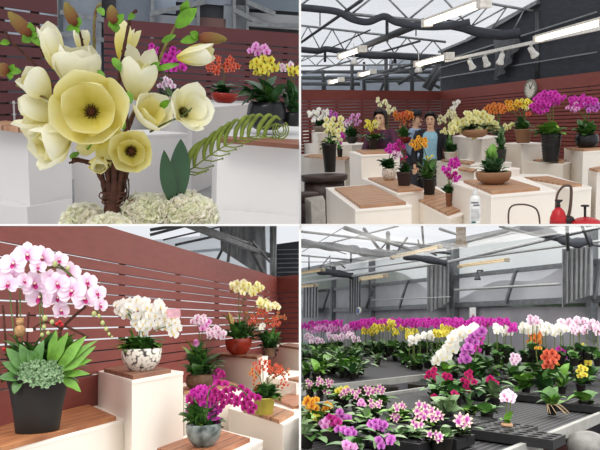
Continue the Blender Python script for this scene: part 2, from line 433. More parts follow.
# ------------------------------------------------------------------ shared furniture
whiteM = mat('white_painted_wood', 'efe6da', .55, .02, 3, spec=.3)
whiteT = mat('white_painted_trim', 'f2eae0', .5, .02, 3)
fenceM = mat('fence_brown', '85463f', .5, .06, 6, stretch=(1, 1, 5), spec=.3)
fenceD = mat('fence_post', '3a2524', .6, .1, 10)
steelM = mat('galvanised_steel', '8b8e90', .45, .12, 12, metal=.6); steelD = mat('dark_steel', '4d5053', .5, .12, 12, metal=.4)
alumM = mat('aluminium', 'a9a9a4', .45, .08, 12, metal=.3)
netM = mat('shade_net', '3d4047', .9, .12, 6, stretch=(1, 1, 4)); netL = mat('shade_net_grey', '85878a', .9, .1, 9)
def woodmat(name, ang, c1='a06b4a', c2='c79c78', gap=9.0):
    if name in MATS: return MATS[name]
    m, nt, b = newmat(name); L = nt.links.new
    tc = nt.nodes.new('ShaderNodeTexCoord'); r = nt.nodes.new('ShaderNodeMapping'); r.inputs['Rotation'].default_value = (0, 0, ang)
    mp = nt.nodes.new('ShaderNodeMapping'); mp.inputs['Scale'].default_value = (2, 28, 2)
    nz = nt.nodes.new('ShaderNodeTexNoise'); nz.inputs['Scale'].default_value = 2.2; nz.inputs['Detail'].default_value = 5
    cr = nt.nodes.new('ShaderNodeValToRGB'); e = cr.color_ramp.elements
    e[0].position = .3; e[1].position = .7; e[0].color = (*hexc(c1), 1); e[1].color = (*hexc(c2), 1)
    w = nt.nodes.new('ShaderNodeTexWave'); w.bands_direction = 'Y'; w.inputs['Scale'].default_value = gap / 6.283 * 2
    c3 = nt.nodes.new('ShaderNodeValToRGB'); e = c3.color_ramp.elements
    e[0].position = .0; e[1].position = .06; e[0].color = (.25, .18, .13, 1); e[1].color = (1, 1, 1, 1)
    mx = nt.nodes.new('ShaderNodeMixRGB'); mx.blend_type = 'MULTIPLY'; mx.inputs[0].default_value = 1
    L(tc.outputs['Object'], r.inputs[0]); L(r.outputs[0], mp.inputs[0]); L(mp.outputs[0], nz.inputs['Vector']); L(nz.outputs['Fac'], cr.inputs['Fac'])
    L(r.outputs[0], w.inputs['Vector']); L(w.outputs['Fac'], c3.inputs['Fac']); L(cr.outputs[0], mx.inputs[1]); L(c3.outputs[0], mx.inputs[2])
    L(mx.outputs[0], b.inputs['Base Color']); b.inputs['Roughness'].default_value = .5
    MATS[name] = m; return m

def fence(P, A, B, ztop, band, slat, gap, n, label, name='slat_fence', posts=4, mati=None, zbot=None):
    """A, B local points (ends, front face)"""
    A = V((A.x, A.y, 0)); B = V((B.x, B.y, 0)); d = (B - A); L = d.length; d.normalize(); nn = V((d.y, -d.x, 0))
    if nn.y > 0: nn = -nn
    A0 = A - nn * .012; B0 = B - nn * .012
    root = thing(P, name, label, 'fence', A.lerp(B, .5))
    mt = mati or fenceM
    g = G().bar(A0 + V((0, 0, ztop - band / 2)), B0 + V((0, 0, ztop - band / 2)), .024, band); part(g, 'top_rail', mt, root, solid=True)
    z = ztop - band - gap
    for i in range(n):
        g = G().bar(A0 + V((0, 0, z - slat / 2)), B0 + V((0, 0, z - slat / 2)), .024, slat); part(g, 'slat', mt, root, solid=True); z -= slat + gap
    if zbot is not None:
        g = G().bar(A0 + V((0, 0, (z + zbot) / 2)), B0 + V((0, 0, (z + zbot) / 2)), .024, z - zbot); part(g, 'bottom_board', mt, root, solid=True); z = zbot
    for i in range(posts):
        p = A.lerp(B, (i + .5) / posts) - nn * .05
        g = G().bar(p + V((0, 0, 0)), p + V((0, 0, ztop - .03)), .045, .045); part(g, 'post', fenceD, root, solid=True)
    return root

def quad3(P, a, b, c, z, dd=None):
    a, b, c = P.hz(*a, z), P.hz(*b, z), P.hz(*c, z)
    return [a, b, c, P.hz(*dd, z) if dd else a + c - b]
def ins(q, e):
    c = sum(q, V()) / len(q); return [p + (c - p) * e for p in q]
def block(P, a, b, c, Y, label, z0=0, paint=None, dd=None, kick=True, group=None, far=None):
    """white display block; a, b, c = left, nearest, right corner of its top in the picture; Y = distance of corner b"""
    z = P.zof(*b, Y); q = quad3(P, a, b, c, z, dd)
    if far:   # extend backwards by metres
        q[0] = q[0] + V((0, far, 0)); q[3] = q[3] + V((0, far, 0))
    root = thing(P, 'display_block', label, 'display block', V((*(sum(q, V()) / 4).xy, z0)), group)
    t = .018
    part(G().quadbox(ins(q, .012), z0 + .0, z - t), 'body', paint or whiteM, root, solid=True)
    part(G().quadbox(q, z - t, z, bev=.003), 'top_panel', paint or whiteT, root, solid=True)
    return z, q, root
def board(P, a, b, c, z, label, dd=None, ang=None, th=.022, group=None, c1='9a6848', c2='c39a76', gap=9):
    q = quad3(P, a, b, c, z + th, dd)
    if ang is None: d = q[2] - q[1]; ang = -math.atan2(d.y, d.x)
    g = G().quadbox(q, z, z + th, bev=.003)
    return solo(P, g, 'wooden_board', woodmat('board_%d_%s' % (int(math.degrees(ang)), c1), ang, c1, c2, gap), label, 'wooden board', group=group)
# =================================================================== top left: magnolia bouquet close up
def tl():
    P = TL
    # --- setting
    fl = G().quadbox([V((-4, .3, 0)), V((4, .3, 0)), V((4, 14, 0)), V((-4, 14, 0))], -.05, 0)
    struct(P, fl, 'floor', mat('floor_grey', '8d8c8c', .6, .08, 4))
    # greenhouse end wall behind everything, with panes
    Y = 11.0
    panes = [(-10, 62, -14, 46, 'a7b0bb'), (100, 118, -14, 30, '3b3b40'), (116, 150, -14, 30, '77808c'), (152, 176, -14, 14, '9fabba'), (150, 198, 14, 30, 'a4a9b3'), (176, 232, -14, 6, '8b93a0'), (198, 226, 17, 30, '7b5c56'), (224, 247, 4, 30, '8f959c'),
             (247, 300, 12, 30, 'a3a6aa'), (248, 310, -14, 13, '7b8792'), (56, 100, -14, 90, '99a1ac')]
    g = G()
    a, b = P.at(-20, 0, Y), P.at(320, 0, Y)
    g.quadbox([V((a.x, Y + .1, 0)), V((b.x, Y + .1, 0)), V((b.x, Y + .2, 0)), V((a.x, Y + .2, 0))], 0, P.zof(150, -20, Y))
    struct(P, g, 'wall_back', mat('wall_tl', '4a4b50', .7, .2, 2))
    for i, (u0, u1, v0, v1, c) in enumerate(panes):
        g = G(); p = [P.at(u0, v0, Y), P.at(u1, v0, Y), P.at(u1, v1, Y), P.at(u0, v1, Y)]
        g.quadbox([V((p[0].x, Y, 0)), V((p[1].x, Y, 0)), V((p[1].x, Y + .08, 0)), V((p[0].x, Y + .08, 0))], p[2].z, p[0].z)
        struct(P, g, 'window_%d' % (i + 1), mat('pane_' + c, c, .5, .15, 1.5))
    g = G()
    for u in (57, 100, 152, 198, 234, 247): g.bar(P.at(u, -15, Y - .1), P.at(u, 40, Y - .1), .09, .05)
    for (u0, v0, u1, v1) in ((150, 14, 205, 2), (234, 10, 262, 24), (60, 12, 104, 20), (60, 34, 104, 40), (247, 24, 300, 26), (247, 2, 275, 14)): g.bar(P.at(u0, v0, Y - .15), P.at(u1, v1, Y - .15), .05, .07)
    struct(P, g, 'trim_1', steelM)
    # --- fences: brown darkened, the weaker exposure here is put into the colour
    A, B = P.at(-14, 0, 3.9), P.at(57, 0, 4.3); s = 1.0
    fence(P, A, B, P.zof(28, 3, 4.0) + .30, .33, .052, .012, 18, 'nearer tall brown slatted fence at the left edge behind the magnolias', posts=2, mati=mat('fence_brown_dimmed', '5f3134', .5, .06, 6))
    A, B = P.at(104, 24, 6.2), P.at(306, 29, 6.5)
    fence(P, A, B, P.zof(200, 26, 6.35), .13, .046, .014, 18, 'long brown slatted fence with a plain top rail behind the potted orchids', posts=5, mati=mat('fence_brown_dimmed', '5f3134', .5, .06, 6))
    # --- white display blocks
    def blk(a, b, c, Y, label, **k): return block(P, a, b, c, Y, label, paint=mat('white_paint_dimmed', 'd8d5d3', .55, .02, 3), **k)  # block white greyed: the dimmer exposure of this room is put into its colour
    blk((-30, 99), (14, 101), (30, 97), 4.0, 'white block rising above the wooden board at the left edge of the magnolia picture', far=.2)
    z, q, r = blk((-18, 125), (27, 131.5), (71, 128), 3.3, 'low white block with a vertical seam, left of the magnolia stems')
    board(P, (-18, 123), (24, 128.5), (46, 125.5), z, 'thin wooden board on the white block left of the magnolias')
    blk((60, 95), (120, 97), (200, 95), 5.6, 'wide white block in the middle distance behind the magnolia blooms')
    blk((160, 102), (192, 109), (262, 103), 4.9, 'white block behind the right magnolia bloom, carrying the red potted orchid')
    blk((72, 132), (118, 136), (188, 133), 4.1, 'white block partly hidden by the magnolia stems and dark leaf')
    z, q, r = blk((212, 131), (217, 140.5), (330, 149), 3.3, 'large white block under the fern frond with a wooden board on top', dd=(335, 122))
    board(P, (216, 135.5), (219, 138), (328, 147), z, 'reddish narrow wooden board along the front of the large white block', c1='7d4a36', c2='9c664c', dd=(331, 141))
    g = G()
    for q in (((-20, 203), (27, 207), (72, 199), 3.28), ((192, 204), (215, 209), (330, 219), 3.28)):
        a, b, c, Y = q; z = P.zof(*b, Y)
        solo(P, G().quadbox([p for p in quad3(P, a, b, c, max(.0, P.zof(*b, Y)))], 0, max(.03, P.zof(*b, Y)), bev=.002), 'plinth', mat('white_paint_dimmed', 'd8d5d3', .55, .02, 3),
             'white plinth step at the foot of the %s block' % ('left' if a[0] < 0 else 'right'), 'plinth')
    # --- potted orchids in the background
    plant(P, 'moth_orchid', 'yellow moth orchid in a glossy black pot on the board, upper right of the magnolias', 'orchid', 3.75, (246, 286, 102, 129, 'round', blackG),
          [(262, 92, 34, 16, 26, 9, leafD), (262, 96, 26, 10, 12, 8, leafM)],
          [(266, 66, 14, 8, 16, 10, 'yellow'), (256, 68, 8, 6, 8, 9, 'yellow'), (259, 49, 10, 5, 9, 9, 'pink')])
    plant(P, 'moth_orchid', 'yellow and pale pink orchid cut by the right edge of the magnolia picture', 'orchid', 3.75, (283, 303, 112, 126, 'round', blackG),
          [(290, 96, 13, 16, 18, 8, leafD)], [(294, 70, 8, 5, 7, 9, 'yellow'), (286, 66, 6, 4, 5, 8, 'palepink')])
    plant(P, 'moth_orchid', 'orange orchid in a red bowl in front of the long fence', 'orchid', 5.0, (211, 238, 93, 103, 'bowl', mat('glaze_red_tl', '9c2a1e', .3, .1)),
          [(222, 88, 18, 7, 16, 6, leafD)], [(222, 65, 16, 8, 26, 8, 'coral', 'star')])
    plant(P, 'moth_orchid', 'magenta orchid half hidden behind the magnolia twigs', 'orchid', 5.0, (158, 176, 86, 98, 'bowl', blackP),
          [(166, 82, 12, 6, 10, 6, leafD)], [(174, 60, 12, 12, 20, 9, 'magenta'), (154, 52, 7, 8, 9, 8, 'magenta')])
    plant(P, 'moth_orchid', 'pale pink orchid low behind the magnolia, next to the magenta one', 'orchid', 4.9, (160, 174, 97, 106, 'bowl', mat('pot_pale', 'b9aa9c', .5)),
          [(168, 92, 9, 5, 8, 5, leafG)], [(167, 84, 7, 6, 9, 7, 'palepink')])

    # --- the magnolia bouquet
    Y0 = .95; px = Y0 / F
    pet = petalmat('magnolia_petal', 'd6c332', 'e9dc70', 'f4eebf', .3, 1.0, .5)
    petO = petalmat('magnolia_petal_white', 'dccb50', 'efe7a4', 'f7f4de', .25, .8, .5)
    cenM = mat('magnolia_stamens', '5e2f1c', .8, .3, 300, bump=.8); cenG = mat('magnolia_stamens_green', '6d6a2a', .8, .3, 300, bump=.8)
    budM = petalmat('bud_brown', '5e3526', '8f5539', '9a8a48', .3, .9, .7); budG = mat('bud_leaf', '6fa52a', .5, .2, 60)
    def at(u, v, dy=0): return P.at(u, v, Y0 + dy)
    root = thing(P, 'magnolia_bouquet', 'bouquet of large pale yellow magnolias on dark twigs bound with wire', 'flower bouquet', at(114, 223))
    def bloom(u, v, dy, axis, rings, cm=None, cr=0, seed=0):
        """rings: (number, length px, width px, a0, a1, cup, first angle, material index)"""
        r_ = random.Random(seed); g = G(); c = at(u, v, dy); R = frame(V(axis))
        M = Matrix.Translation(c) @ R.to_4x4()
        for (n, Lp, Wp, a0, a1, cup, th0, mi) in rings:
            for k in range(n):
                g2 = G().petal(math.radians(th0 + 360 * k / n + r_.uniform(-9, 9)), Lp * px * r_.uniform(.92, 1.08), Wp * px * r_.uniform(.92, 1.08), a0 + r_.uniform(-5, 5), a1 + r_.uniform(-8, 8), cup, 12, 8, mi, r0=1.5 * px, ruf=.012, tip=1.0, wide=.58)
                g.merge(g2, M)
        o = part(g, 'magnolia_flower', [pet, petO], root)
        if cm:
            g = G()
            for k in range(46):
                a = 2.4 * k; q = math.sqrt(k / 46) * cr * px; d = V((math.cos(a) * q, math.sin(a) * q, 0))
                g.tube([M @ (d * .6 + V((0, 0, 1 * px))), M @ (d + V((0, 0, (7 - 4 * k / 46) * px)))], [.5 * px, .35 * px], 5)
            g2 = G().ball((0, 0, 3 * px), (cr * .5 * px, cr * .5 * px, 6 * px)); g.merge(g2, M)
            part(g, 'stamens', cm, root, sub=o)
    # (u, v, depth, axis, rings, centre)
    bloom(92, 112, -.020, (-.06, -1, .18), [(4, 50, 46, 82, 18, .35, 20, 0), (4, 42, 38, 66, 12, .4, 65, 0)], cenM, 9, 1)
    bloom(131, 151, -.010, (.0, -1, .05), [(4, 29, 29, 80, 15, .4, 50, 0), (3, 23, 22, 62, 10, .4, 90, 0)], cenM, 7, 2)
    bloom(75, 89, .035, (.12, -.28, 1), [(4, 48, 40, 68, -14, .5, 40, 1), (4, 44, 34, 50, -14, .5, 85, 1)], None, 0, 3)
    bloom(56, 70, .03, (-.22, -.1, 1), [(3, 44, 22, 38, -10, .5, 20, 1)], None, 0, 4)
    bloom(50, 97, .0, (-.75, -.55, .75), [(3, 37, 27, 48, -12, .5, 0, 1), (3, 32, 22, 40, -12, .5, 60, 0)], None, 0, 5)
    bloom(56, 120, .02, (-1, -.35, .35), [(3, 40, 26, 55, -5, .45, 30, 1), (2, 32, 20, 35, -10, .4, 90, 0)], None, 0, 6)
    bloom(70, 138, -.01, (-.95, -.75, -.28), [(4, 44, 36, 62, -4, .42, 15, 1), (4, 36, 28, 45, -8, .42, 60, 0)], None, 0, 7)
    bloom(136, 100, .03, (.12, -.35, 1), [(4, 52, 30, 52, -10, .5, 30, 1), (3, 42, 24, 34, -8, .5, 80, 0)], None, 0, 8)
    bloom(121, 62, .05, (.25, .1, 1), [(3, 38, 20, 38, -6, .5, 10, 0), (2, 34, 17, 22, -4, .5, 70, 1)], None, 0, 9)
    bloom(146, 122, .012, (.35, -.7, .55), [(4, 34, 32, 68, 5, .42, 40, 1), (3, 26, 24, 48, 5, .4, 85, 0)], None, 0, 10)
    bloom(177, 58, .0, (1, -.28, .22), [(3, 38, 21, 30, -8, .5, 90, 1), (3, 34, 17, 22, -6, .5, 30, 0)], None, 0, 11)
    bloom(182, 113, .0, (.42, -.62, .28), [(4, 34, 30, 76, 25, .38, 75, 1), (3, 26, 24, 66, 30, .35, 20, 1)], cenG, 6, 12)
    bloom(97, 160, -.015, (.25, -.9, -.45), [(4, 18, 20, 70, -30, .5, 0, 0), (3, 15, 17, 60, -30, .5, 50, 1)], None, 0, 13)
    bloom(82, 52, .06, (0, -.1, 1), [(3, 22, 16, 40, -6, .5, 50, 1)], None, 0, 14)
    bloom(108, 134, .012, (.1, -.9, -.6), [(4, 34, 26, 70, 30, .4, 100, 0)], None, 0, 15)
    bloom(60, 128, .03, (-.5, -.8, .2), [(4, 38, 30, 72, 20, .4, 100, 1)], None, 0, 16)
    # twigs
    def tw(pts, r0, r1, m=barkM, name='twig'):
        P3 = curve([at(*p) for p in pts], 5); n = len(P3)
        g = G().tube(P3, [(r0 + (r1 - r0) * i / (n - 1)) * px * (1 + .16 * math.sin(i * 2.1)) for i in range(n)], 7)
        for i in range(3, n - 1, 5): g.ball(P3[i] + V((.0006, 0, 0)), 1.25 * r1 * px + .0006, 6, 4)
        part(g, name, m, root, solid=True)
    for k, (xt, xb, yy) in enumerate(((104, 108, 0), (109, 111, -.012), (114, 114, -.016), (119, 117, -.012), (123, 120, 0), (111, 112, .012), (118, 118, .012))):
        tw([(xb, 226, yy), (xb - 1, 205, yy), (xt, 185, yy), (xt + (xt - 114) * .7, 160, yy)], 3.4, 2.7)
    tw([(106, 188, -.01), (98, 172, -.008), (88, 162, 0), (72, 159, .0)], 2.8, 1.6); tw([(88, 163, 0), (78, 161, -.01), (69, 163, -.01)], 1.6, 1)
    tw([(114, 175, .02), (119, 120, .04), (118, 92, .03), (121, 66, .02), (126, 38, .01), (131, 16, .01), (137, 10, .01)], 2.2, 1.2)
    tw([(120, 170, .02), (127, 120, .04), (124, 96, .04), (127, 74, .03), (122, 50, .03)], 1.8, 1)
    tw([(110, 170, .03), (99, 120, .05), (95, 60, .05), (94, 30, .04), (96, 10, .04), (101, 3, .04)], 1.8, 1.1, barkL)
    tw([(100, 120, .03), (86, 60, .05), (79, 30, .04), (73, 18, .03)], 1.5, .9)
    tw([(80, 115, .03), (60, 95, .02), (42, 72, .02), (22, 52, .02), (10, 40, .02), (4, 29, .02)], 1.7, .9); tw([(22, 52, .02), (8, 41, .02)], .9, .6)
    tw([(80, 120, .03), (58, 104, -.015), (36, 94, -.02), (16, 85, -.02)], 1.6, .9, barkL)
    tw([(44, 58, .02), (38, 44, .02), (28, 32, .02)], .9, .7)
    tw([(120, 140, .04), (140, 100, .05), (154, 72, .04), (165, 47, .02), (175, 27, .02), (184, 6, .02)], 2.0, 1, barkL)
    tw([(128, 130, .04), (146, 84, .05), (156, 62, .03), (162, 42, .02)], 1.7, .9)
    tw([(166, 47, .02), (176, 42, .01), (196, 38, .0)], 1.0, .8); tw([(150, 88, .04), (160, 72, .02), (178, 62, .0)], 1.2, .8)
    tw([(150, 120, .03), (166, 116, .01), (184, 113, .0)], 1.6, 1.2, barkL)
    tw([(150, 132, .0), (168, 122, -.01), (182, 116, -.012), (192, 108, -.012)], 1.1, .7, stemM)
    tw([(122, 178, -.005), (127, 190, -.01), (124, 202, -.01), (130, 212, -.005)], .9, .7, stemB); tw([(126, 170, 0), (129, 188, -.01), (126, 206, 0)], .8, .6, stemB)
    # wire binding
    g = G(); cc = at(114, 198)
    for k in range(4):
        g.tube([cc + V((11.5 * px * math.cos(t) * (1 + .05 * math.sin(3 * t + k)), 11.5 * px * math.sin(t), (k * 3.1 - 4 + 1.5 * math.sin(t + k)) * px)) for t in [i * math.pi / 10 for i in range(21)]], .75 * px, 5)
    g.tube(curve([at(103, 200, -.012), at(99, 196, -.02), at(102, 192, -.02), at(106, 196, -.02)], 4), .7 * px, 5)
    g.tube(curve([at(125, 196, -.012), at(130, 201, -.02), at(133, 199, -.02)], 4), .7 * px, 5)
    part(g, 'wire_binding', mat('rusty_wire', '6b4335', .6, .2, 90), root)
    # closed buds with their leaves
    def bud(u0, v0, u1, v1, w, dy, leaves):
        a, b = at(u0, v0, dy), at(u1, v1, dy); d = (b - a); R = frame(d, V((0, 1, 0))); M = Matrix.Translation(a) @ R.to_4x4(); L = d.length
        g = G(); pr = [(.001, 0), (.28, .04), (.46, .2), (.5, .42), (.42, .68), (.22, .9), (.05, 1)]
        vs = G().lathe([(r * w * px, z * L) for r, z in pr], (0, 0, 0), 12)
        vs.uv = [(0, max(0, min(1, i // 12 / 6))) for i in range(len(vs.v))]
        g.merge(vs, M)
        g2 = G().petal(.4, L * 1.0, w * .8 * px, 22, -14, .5, 8, 4, 0, r0=w * .12 * px); g.merge(g2, M)
        o = part(g, 'flower_bud', budM, root)
        g = G()
        for (lu, lv, lw) in leaves: g.leaf(a, at(lu, lv, dy - .005), lw * px, .15, 0, 8, .3, up=V((.3, -1, .2)))
        part(g, 'bud_leaf', budG, root, sub=o)
    bud(31, 36, 8, 12, 13, .02, ((22, 42, 9), (40, 46, 7), (30, 22, 8), (38, 34, 6)))
    bud(76, 26, 65, 2, 12, .03, ((66, 30, 6), (80, 17, 7), (78, 34, 5)))
    bud(114, 24, 111, 5, 12, .01, ((124, 14, 8), (108, 26, 8), (116, 33, 9)))
    bud(198, 38, 227, 39, 12, .0, ((180, 42, 8), (190, 32, 8)))
    bud(10, 71, -6, 68, 13, .02, ((22, 72, 7), (10, 80, 6), (14, 64, 6)))
    # loose leaves on twigs
    for (a, b, w) in (((176, 27), (197, 8, ), 13), ((182, 14), (188, 0), 9), ((162, 42), (176, 35), 6), ((150, 70), (160, 62), 7), ((156, 70), (180, 64), 6), ((113, 58), (121, 72), 8), ((98, 8), (104, 16), 7), ((9, 42), (0, 44), 6), ((134, 14), (128, 20), 6),
                      ((98, 70), (105, 82), 6), ((86, 140), (88, 150), 9), ((160, 108), (170, 100), 7), ((70, 158), (80, 152), 6), ((127, 92), (131, 104), 8), ((120, 118), (124, 130), 7)):
        part(G().leaf(at(*a, .01), at(*b, .0), w * px, .12, 0, 8, .3, up=V((.2, -1, .3))), 'twig_leaf', budG, root)
    # --- big dark leaf with two lobes
    lf = mat('leaf_deep', '27532c', .3, .15, 20, spec=.6); px_ = px
    g = G()
    g.leaf(at(176, 206, .0), at(181, 139, .0), 21 * px, .06, 0, 14, .25, up=V((.15, -1, 0)), wide=.55)
    g.leaf(at(173, 204, -.006), at(164, 150, -.01), 15 * px, .10, 0, 12, .25, up=V((-.2, -1, 0)))
    solo(P, g, 'broad_leaf', lf, 'big dark green two-lobed leaf upright between the magnolias and the fern frond', 'leaf', at(176, 206), solid=False)
    # --- fern frond, curled at its tip
    fm = mat('fern_green', '7d8c34', .55, .2, 60); pts = [at(176, 214, .01), at(181, 180, .01), at(197, 165, .01), at(218, 150, .0), at(238, 140, .0), at(258, 136, .0), at(276, 139, .0)]
    root2 = thing(P, 'fern_frond', 'curled green fern frond reaching right over the white block', 'fern frond', pts[0])
    C = curve(pts, 6); g = G().tube(C, [(.95 - .5 * i / len(C)) * px for i in range(len(C))], 6)
    part(g, 'rachis', fm, root2)
    n = 12
    for k in range(n):
        q = k / (n - 1); u0 = 180 + 84 * q; i = min(range(len(C)), key=lambda j: abs((C[j] - at(u0, 150)).x)) if k else 8
        p = C[max(8, i)]; hgt = 30 - 8 * q - (abs(q - .5) * 4); 
        a = p; w_ = P.px(Y0)
        b = a + V((1.5 * px, 0, hgt * .5 * px)); c = a + V((9 * px, -.004, hgt * px)); d = a + V((14 * px, -.003, (hgt + 3 - q * 5) * px))
        CC = curve([a, b, c, d], 5)
        g = G(); m = len(CC)
        for j, pp in enumerate(CC): pass
        g.tube(CC, [(.5 + 1.9 * math.sin(math.pi * min(1, (j + .5) / m) ** .7)) * px for j in range(m)], 6)
        g.ball(d, 1.1 * px, 6, 4)
        part(g, 'leaflet', fm, root2)
        a = p; b = a + V((9 * px, -.004, -1 * px)); c = a + V(((20 - 6 * q) * px, -.006, (3 - 3 * q) * px))
        g = G().tube([a, b, c], [.7 * px, .8 * px, .5 * px], 6); g.ball(c, 1.2 * px, 6, 4); part(g, 'leaflet', fm, root2)
    g = G()
    for k in range(3):
        g.tube([at(281 + (7.5 - k * 2.3) * math.cos(t) - t * .2, 130 + (9 - k * 2.6) * math.sin(t), -.004 * k) for t in [i * math.pi / 8 - 1 for i in range(14)]], .75 * px, 6)
    g.tube(curve([at(262, 137), at(268, 128), at(276, 124), at(284, 127)], 4), .9 * px, 6); g.tube(curve([at(256, 137), at(262, 128), at(270, 125)], 4), .9 * px, 6)
    part(g, 'curled_tip', fm, root2)
    # --- hydrangea heads
    hy = petalmat('hydrangea_petal', 'dde294', 'f3f4c6', 'fbfae6', .2, .7); hy2 = petalmat('hydrangea_petal_blush', 'e2e09c', 'f8f2d2', 'fdf6ea', .2, .7)
    def hyd(c, r, n, label, seed):
        r_ = random.Random(seed); cc = at(*c); g = G()
        for k in range(n):
            z = 1 - (k + .5) / n * 1.35; a = 2.399963 * k; rr = math.sqrt(max(0, 1 - z * z))
            d = V((rr * math.cos(a), rr * math.sin(a), z)); p = cc + V((d.x * r[0] * px, d.y * r[0] * .8 * px, d.z * r[1] * px))
            R = frame(d + V((r_.uniform(-.4, .4), r_.uniform(-.4, .4), r_.uniform(-.3, .3)))) @ Matrix.Rotation(r_.uniform(0, 6), 3, 'Z')
            M = Matrix.Translation(p) @ R.to_4x4()
            mi = 1 if r_.random() < .3 else 0
            for j in range(4): g.merge(G().petal(j * math.pi / 2, r_.uniform(7, 10) * px, r_.uniform(8, 11) * px, 85, 35, .3, 5, 4, mi, ruf=.09), M)
        core = G().ball(cc, (r[0] * .8 * px, r[0] * .62 * px, r[1] * .8 * px), 14, 10, 0); g.merge(core)
        solo(P, g, 'hydrangea', [hy, hy2], label, 'hydrangea flower', cc - V((0, 0, r[1] * px)), solid=False)
    hyd((86, 224, .01), (19, 15), 80, 'pale green hydrangea head left of the wired magnolia stems', 1)
    hyd((146, 216, .0), (24, 17), 110, 'cream and green hydrangea head right of the wired magnolia stems', 2)
    hyd((182, 216, .01), (32, 20), 150, 'largest cream hydrangea head, in front of the dark two-lobed leaf', 3)
    hyd((112, 231, -.03), (22, 11), 60, 'low hydrangea head in front of the foot of the magnolia stems', 4)
tl()
# ------------------------------------------------------------------ people
def skinned(nodes, edges, root, sub=1):
    """nodes {name: (point, radius)} -> G of the smooth skinned surface"""
    names = list(nodes); me = bpy.data.meshes.new('skin')
    me.from_pydata([nodes[k][0] for k in names], [(names.index(a), names.index(b)) for a, b in edges], [])
    o = bpy.data.objects.new('skin', me); COL.objects.link(o)
    o.modifiers.new('s', 'SKIN').use_smooth_shade = True
    for i, k in enumerate(names):
        r = nodes[k][1]; sv = me.skin_vertices[0].data[i]; sv.radius = r if isinstance(r, tuple) else (r, r); sv.use_root = (k == root)
    m = o.modifiers.new('b', 'SUBSURF'); m.levels = sub; m.render_levels = sub
    dg = bpy.context.evaluated_depsgraph_get(); ev = o.evaluated_get(dg); em = ev.to_mesh()
    g = G(); g.add([v.co.copy() for v in em.vertices], [list(p.vertices) for p in em.polygons])
    ev.to_mesh_clear(); bpy.data.objects.remove(o); bpy.data.meshes.remove(me); return g
def person(P, foot, face, label, skin, hairc, arms, clothes, scale=1.0, head_pitch=0, head_yaw=0, cap=False, hair_len=.1, legs=True, seed=0):
    """foot: local point between the feet, face: heading in radians (0 = facing -y, the camera)
       arms: two (elbow, wrist) pairs in body coordinates; clothes: list of functions"""
    root = thing(P, 'person', label, 'person', foot)
    B = Matrix.Translation(foot) @ Matrix.Rotation(face, 4, 'Z') @ Matrix.Scale(scale, 4)
    n = {'pel': ((0, 0, .88), (.15, .11)), 'sp': ((0, .01, 1.05), (.125, .095)), 'ch': ((0, .01, 1.22), (.15, .1)), 'nk': ((0, .01, 1.37), (.055, .055)), 'nk2': ((0, -.005, 1.42), (.05, .05)),
         'h1': ((0, -.015, 1.475), (.068, .078)), 'h2': ((0, -.01, 1.54), (.078, .092)), 'h3': ((0, .0, 1.6), (.055, .065))}
    e = [('pel', 'sp'), ('sp', 'ch'), ('ch', 'nk'), ('nk', 'nk2'), ('nk2', 'h1'), ('h1', 'h2'), ('h2', 'h3')]
    for s, (el, wr) in zip((-1, 1), arms):
        t = 'l' if s < 0 else 'r'; sh = V((s * .165, .01, 1.31)); el = V(el); wr = V(wr); d = (wr - el).normalized()
        n[t + 'sh'] = (sh, .05); n[t + 'el'] = (el, .037); n[t + 'wr'] = (wr, .025); n[t + 'pm'] = (wr + d * .06, (.036, .02))
        e += [('ch', t + 'sh'), (t + 'sh', t + 'el'), (t + 'el', t + 'wr'), (t + 'wr', t + 'pm')]
    if legs:
        for s in (-1, 1):
            t = 'L' if s < 0 else 'R'
            n[t + 'hp'] = ((s * .09, 0, .8), .085); n[t + 'kn'] = ((s * .1, -.01, .46), .055); n[t + 'an'] = ((s * .11, .02, .09), .036); n[t + 'to'] = ((s * .13, -.13, .035), (.04, .03))
            e += [('pel', t + 'hp'), (t + 'hp', t + 'kn'), (t + 'kn', t + 'an'), (t + 'an', t + 'to')]
    g = skinned(n, e, 'pel', 2)
    # fingers: separate tapered chains rooted in the palm
    for s, (el, wr) in zip((-1, 1), arms):
        el = V(el); wr = V(wr); d = (wr - el).normalized(); side = d.cross(V((0, 0, 1)) if abs(d.z) < .8 else V((0, 1, 0))).normalized(); nn = side.cross(d)
        for k in range(4):
            o = wr + d * .07 + side * (k - 1.5) * .018; L = (.062, .072, .068, .052)[k]
            g.tube([o - d * .02, o + d * L * .45 + nn * .004, o + d * L * .8 + nn * -.012, o + d * L + nn * -.026], [.0095, .009, .0082, .006], 7)
        o = wr + d * .03 + side * -.03 * s
        g.tube([o, o - side * .02 * s + d * .025, o - side * .026 * s + d * .055], [.012, .0105, .008], 7)
    # face details on the head surface
    HM = Matrix.Translation(V((0, 0, 1.45))) @ Matrix.Rotation(head_yaw, 4, 'Z') @ Matrix.Rotation(head_pitch, 4, 'X') @ Matrix.Translation(V((0, 0, -1.45)))
    f = G()
    f.leaf((0, -.098, 1.55), (0, -.122, 1.505), .026, .0, 0, 4, -.9, up=V((0, -1, 0))); f.ball((0, -.112, 1.505), (.014, .016, .011), 8, 5)
    for s in (-1, 1):
        f.ball((s * .083, .0, 1.53), (.01, .02, .03), 8, 5)                                   # ears
        f.ball((s * .03, -.086, 1.548), (.013, .008, .006), 8, 5, 1)                          # eyes
        f.bar((s * .012, -.096, 1.566), (s * .05, -.083, 1.566), .006, .006, 2)               # brows
    f.ball((0, -.097, 1.472), (.022, .008, .0065), 8, 5, 3)                                   # mouth
    f.ball((0, -.085, 1.44), (.03, .02, .018), 8, 5)                                          # chin
    for i, p in enumerate(g.v):
        if p.z > 1.44: w_ = min(1, (p.z - 1.44) / .05); g.v[i] = p.lerp(HM @ p, w_)
    g.merge(f, HM); gg = G().merge(g, B)
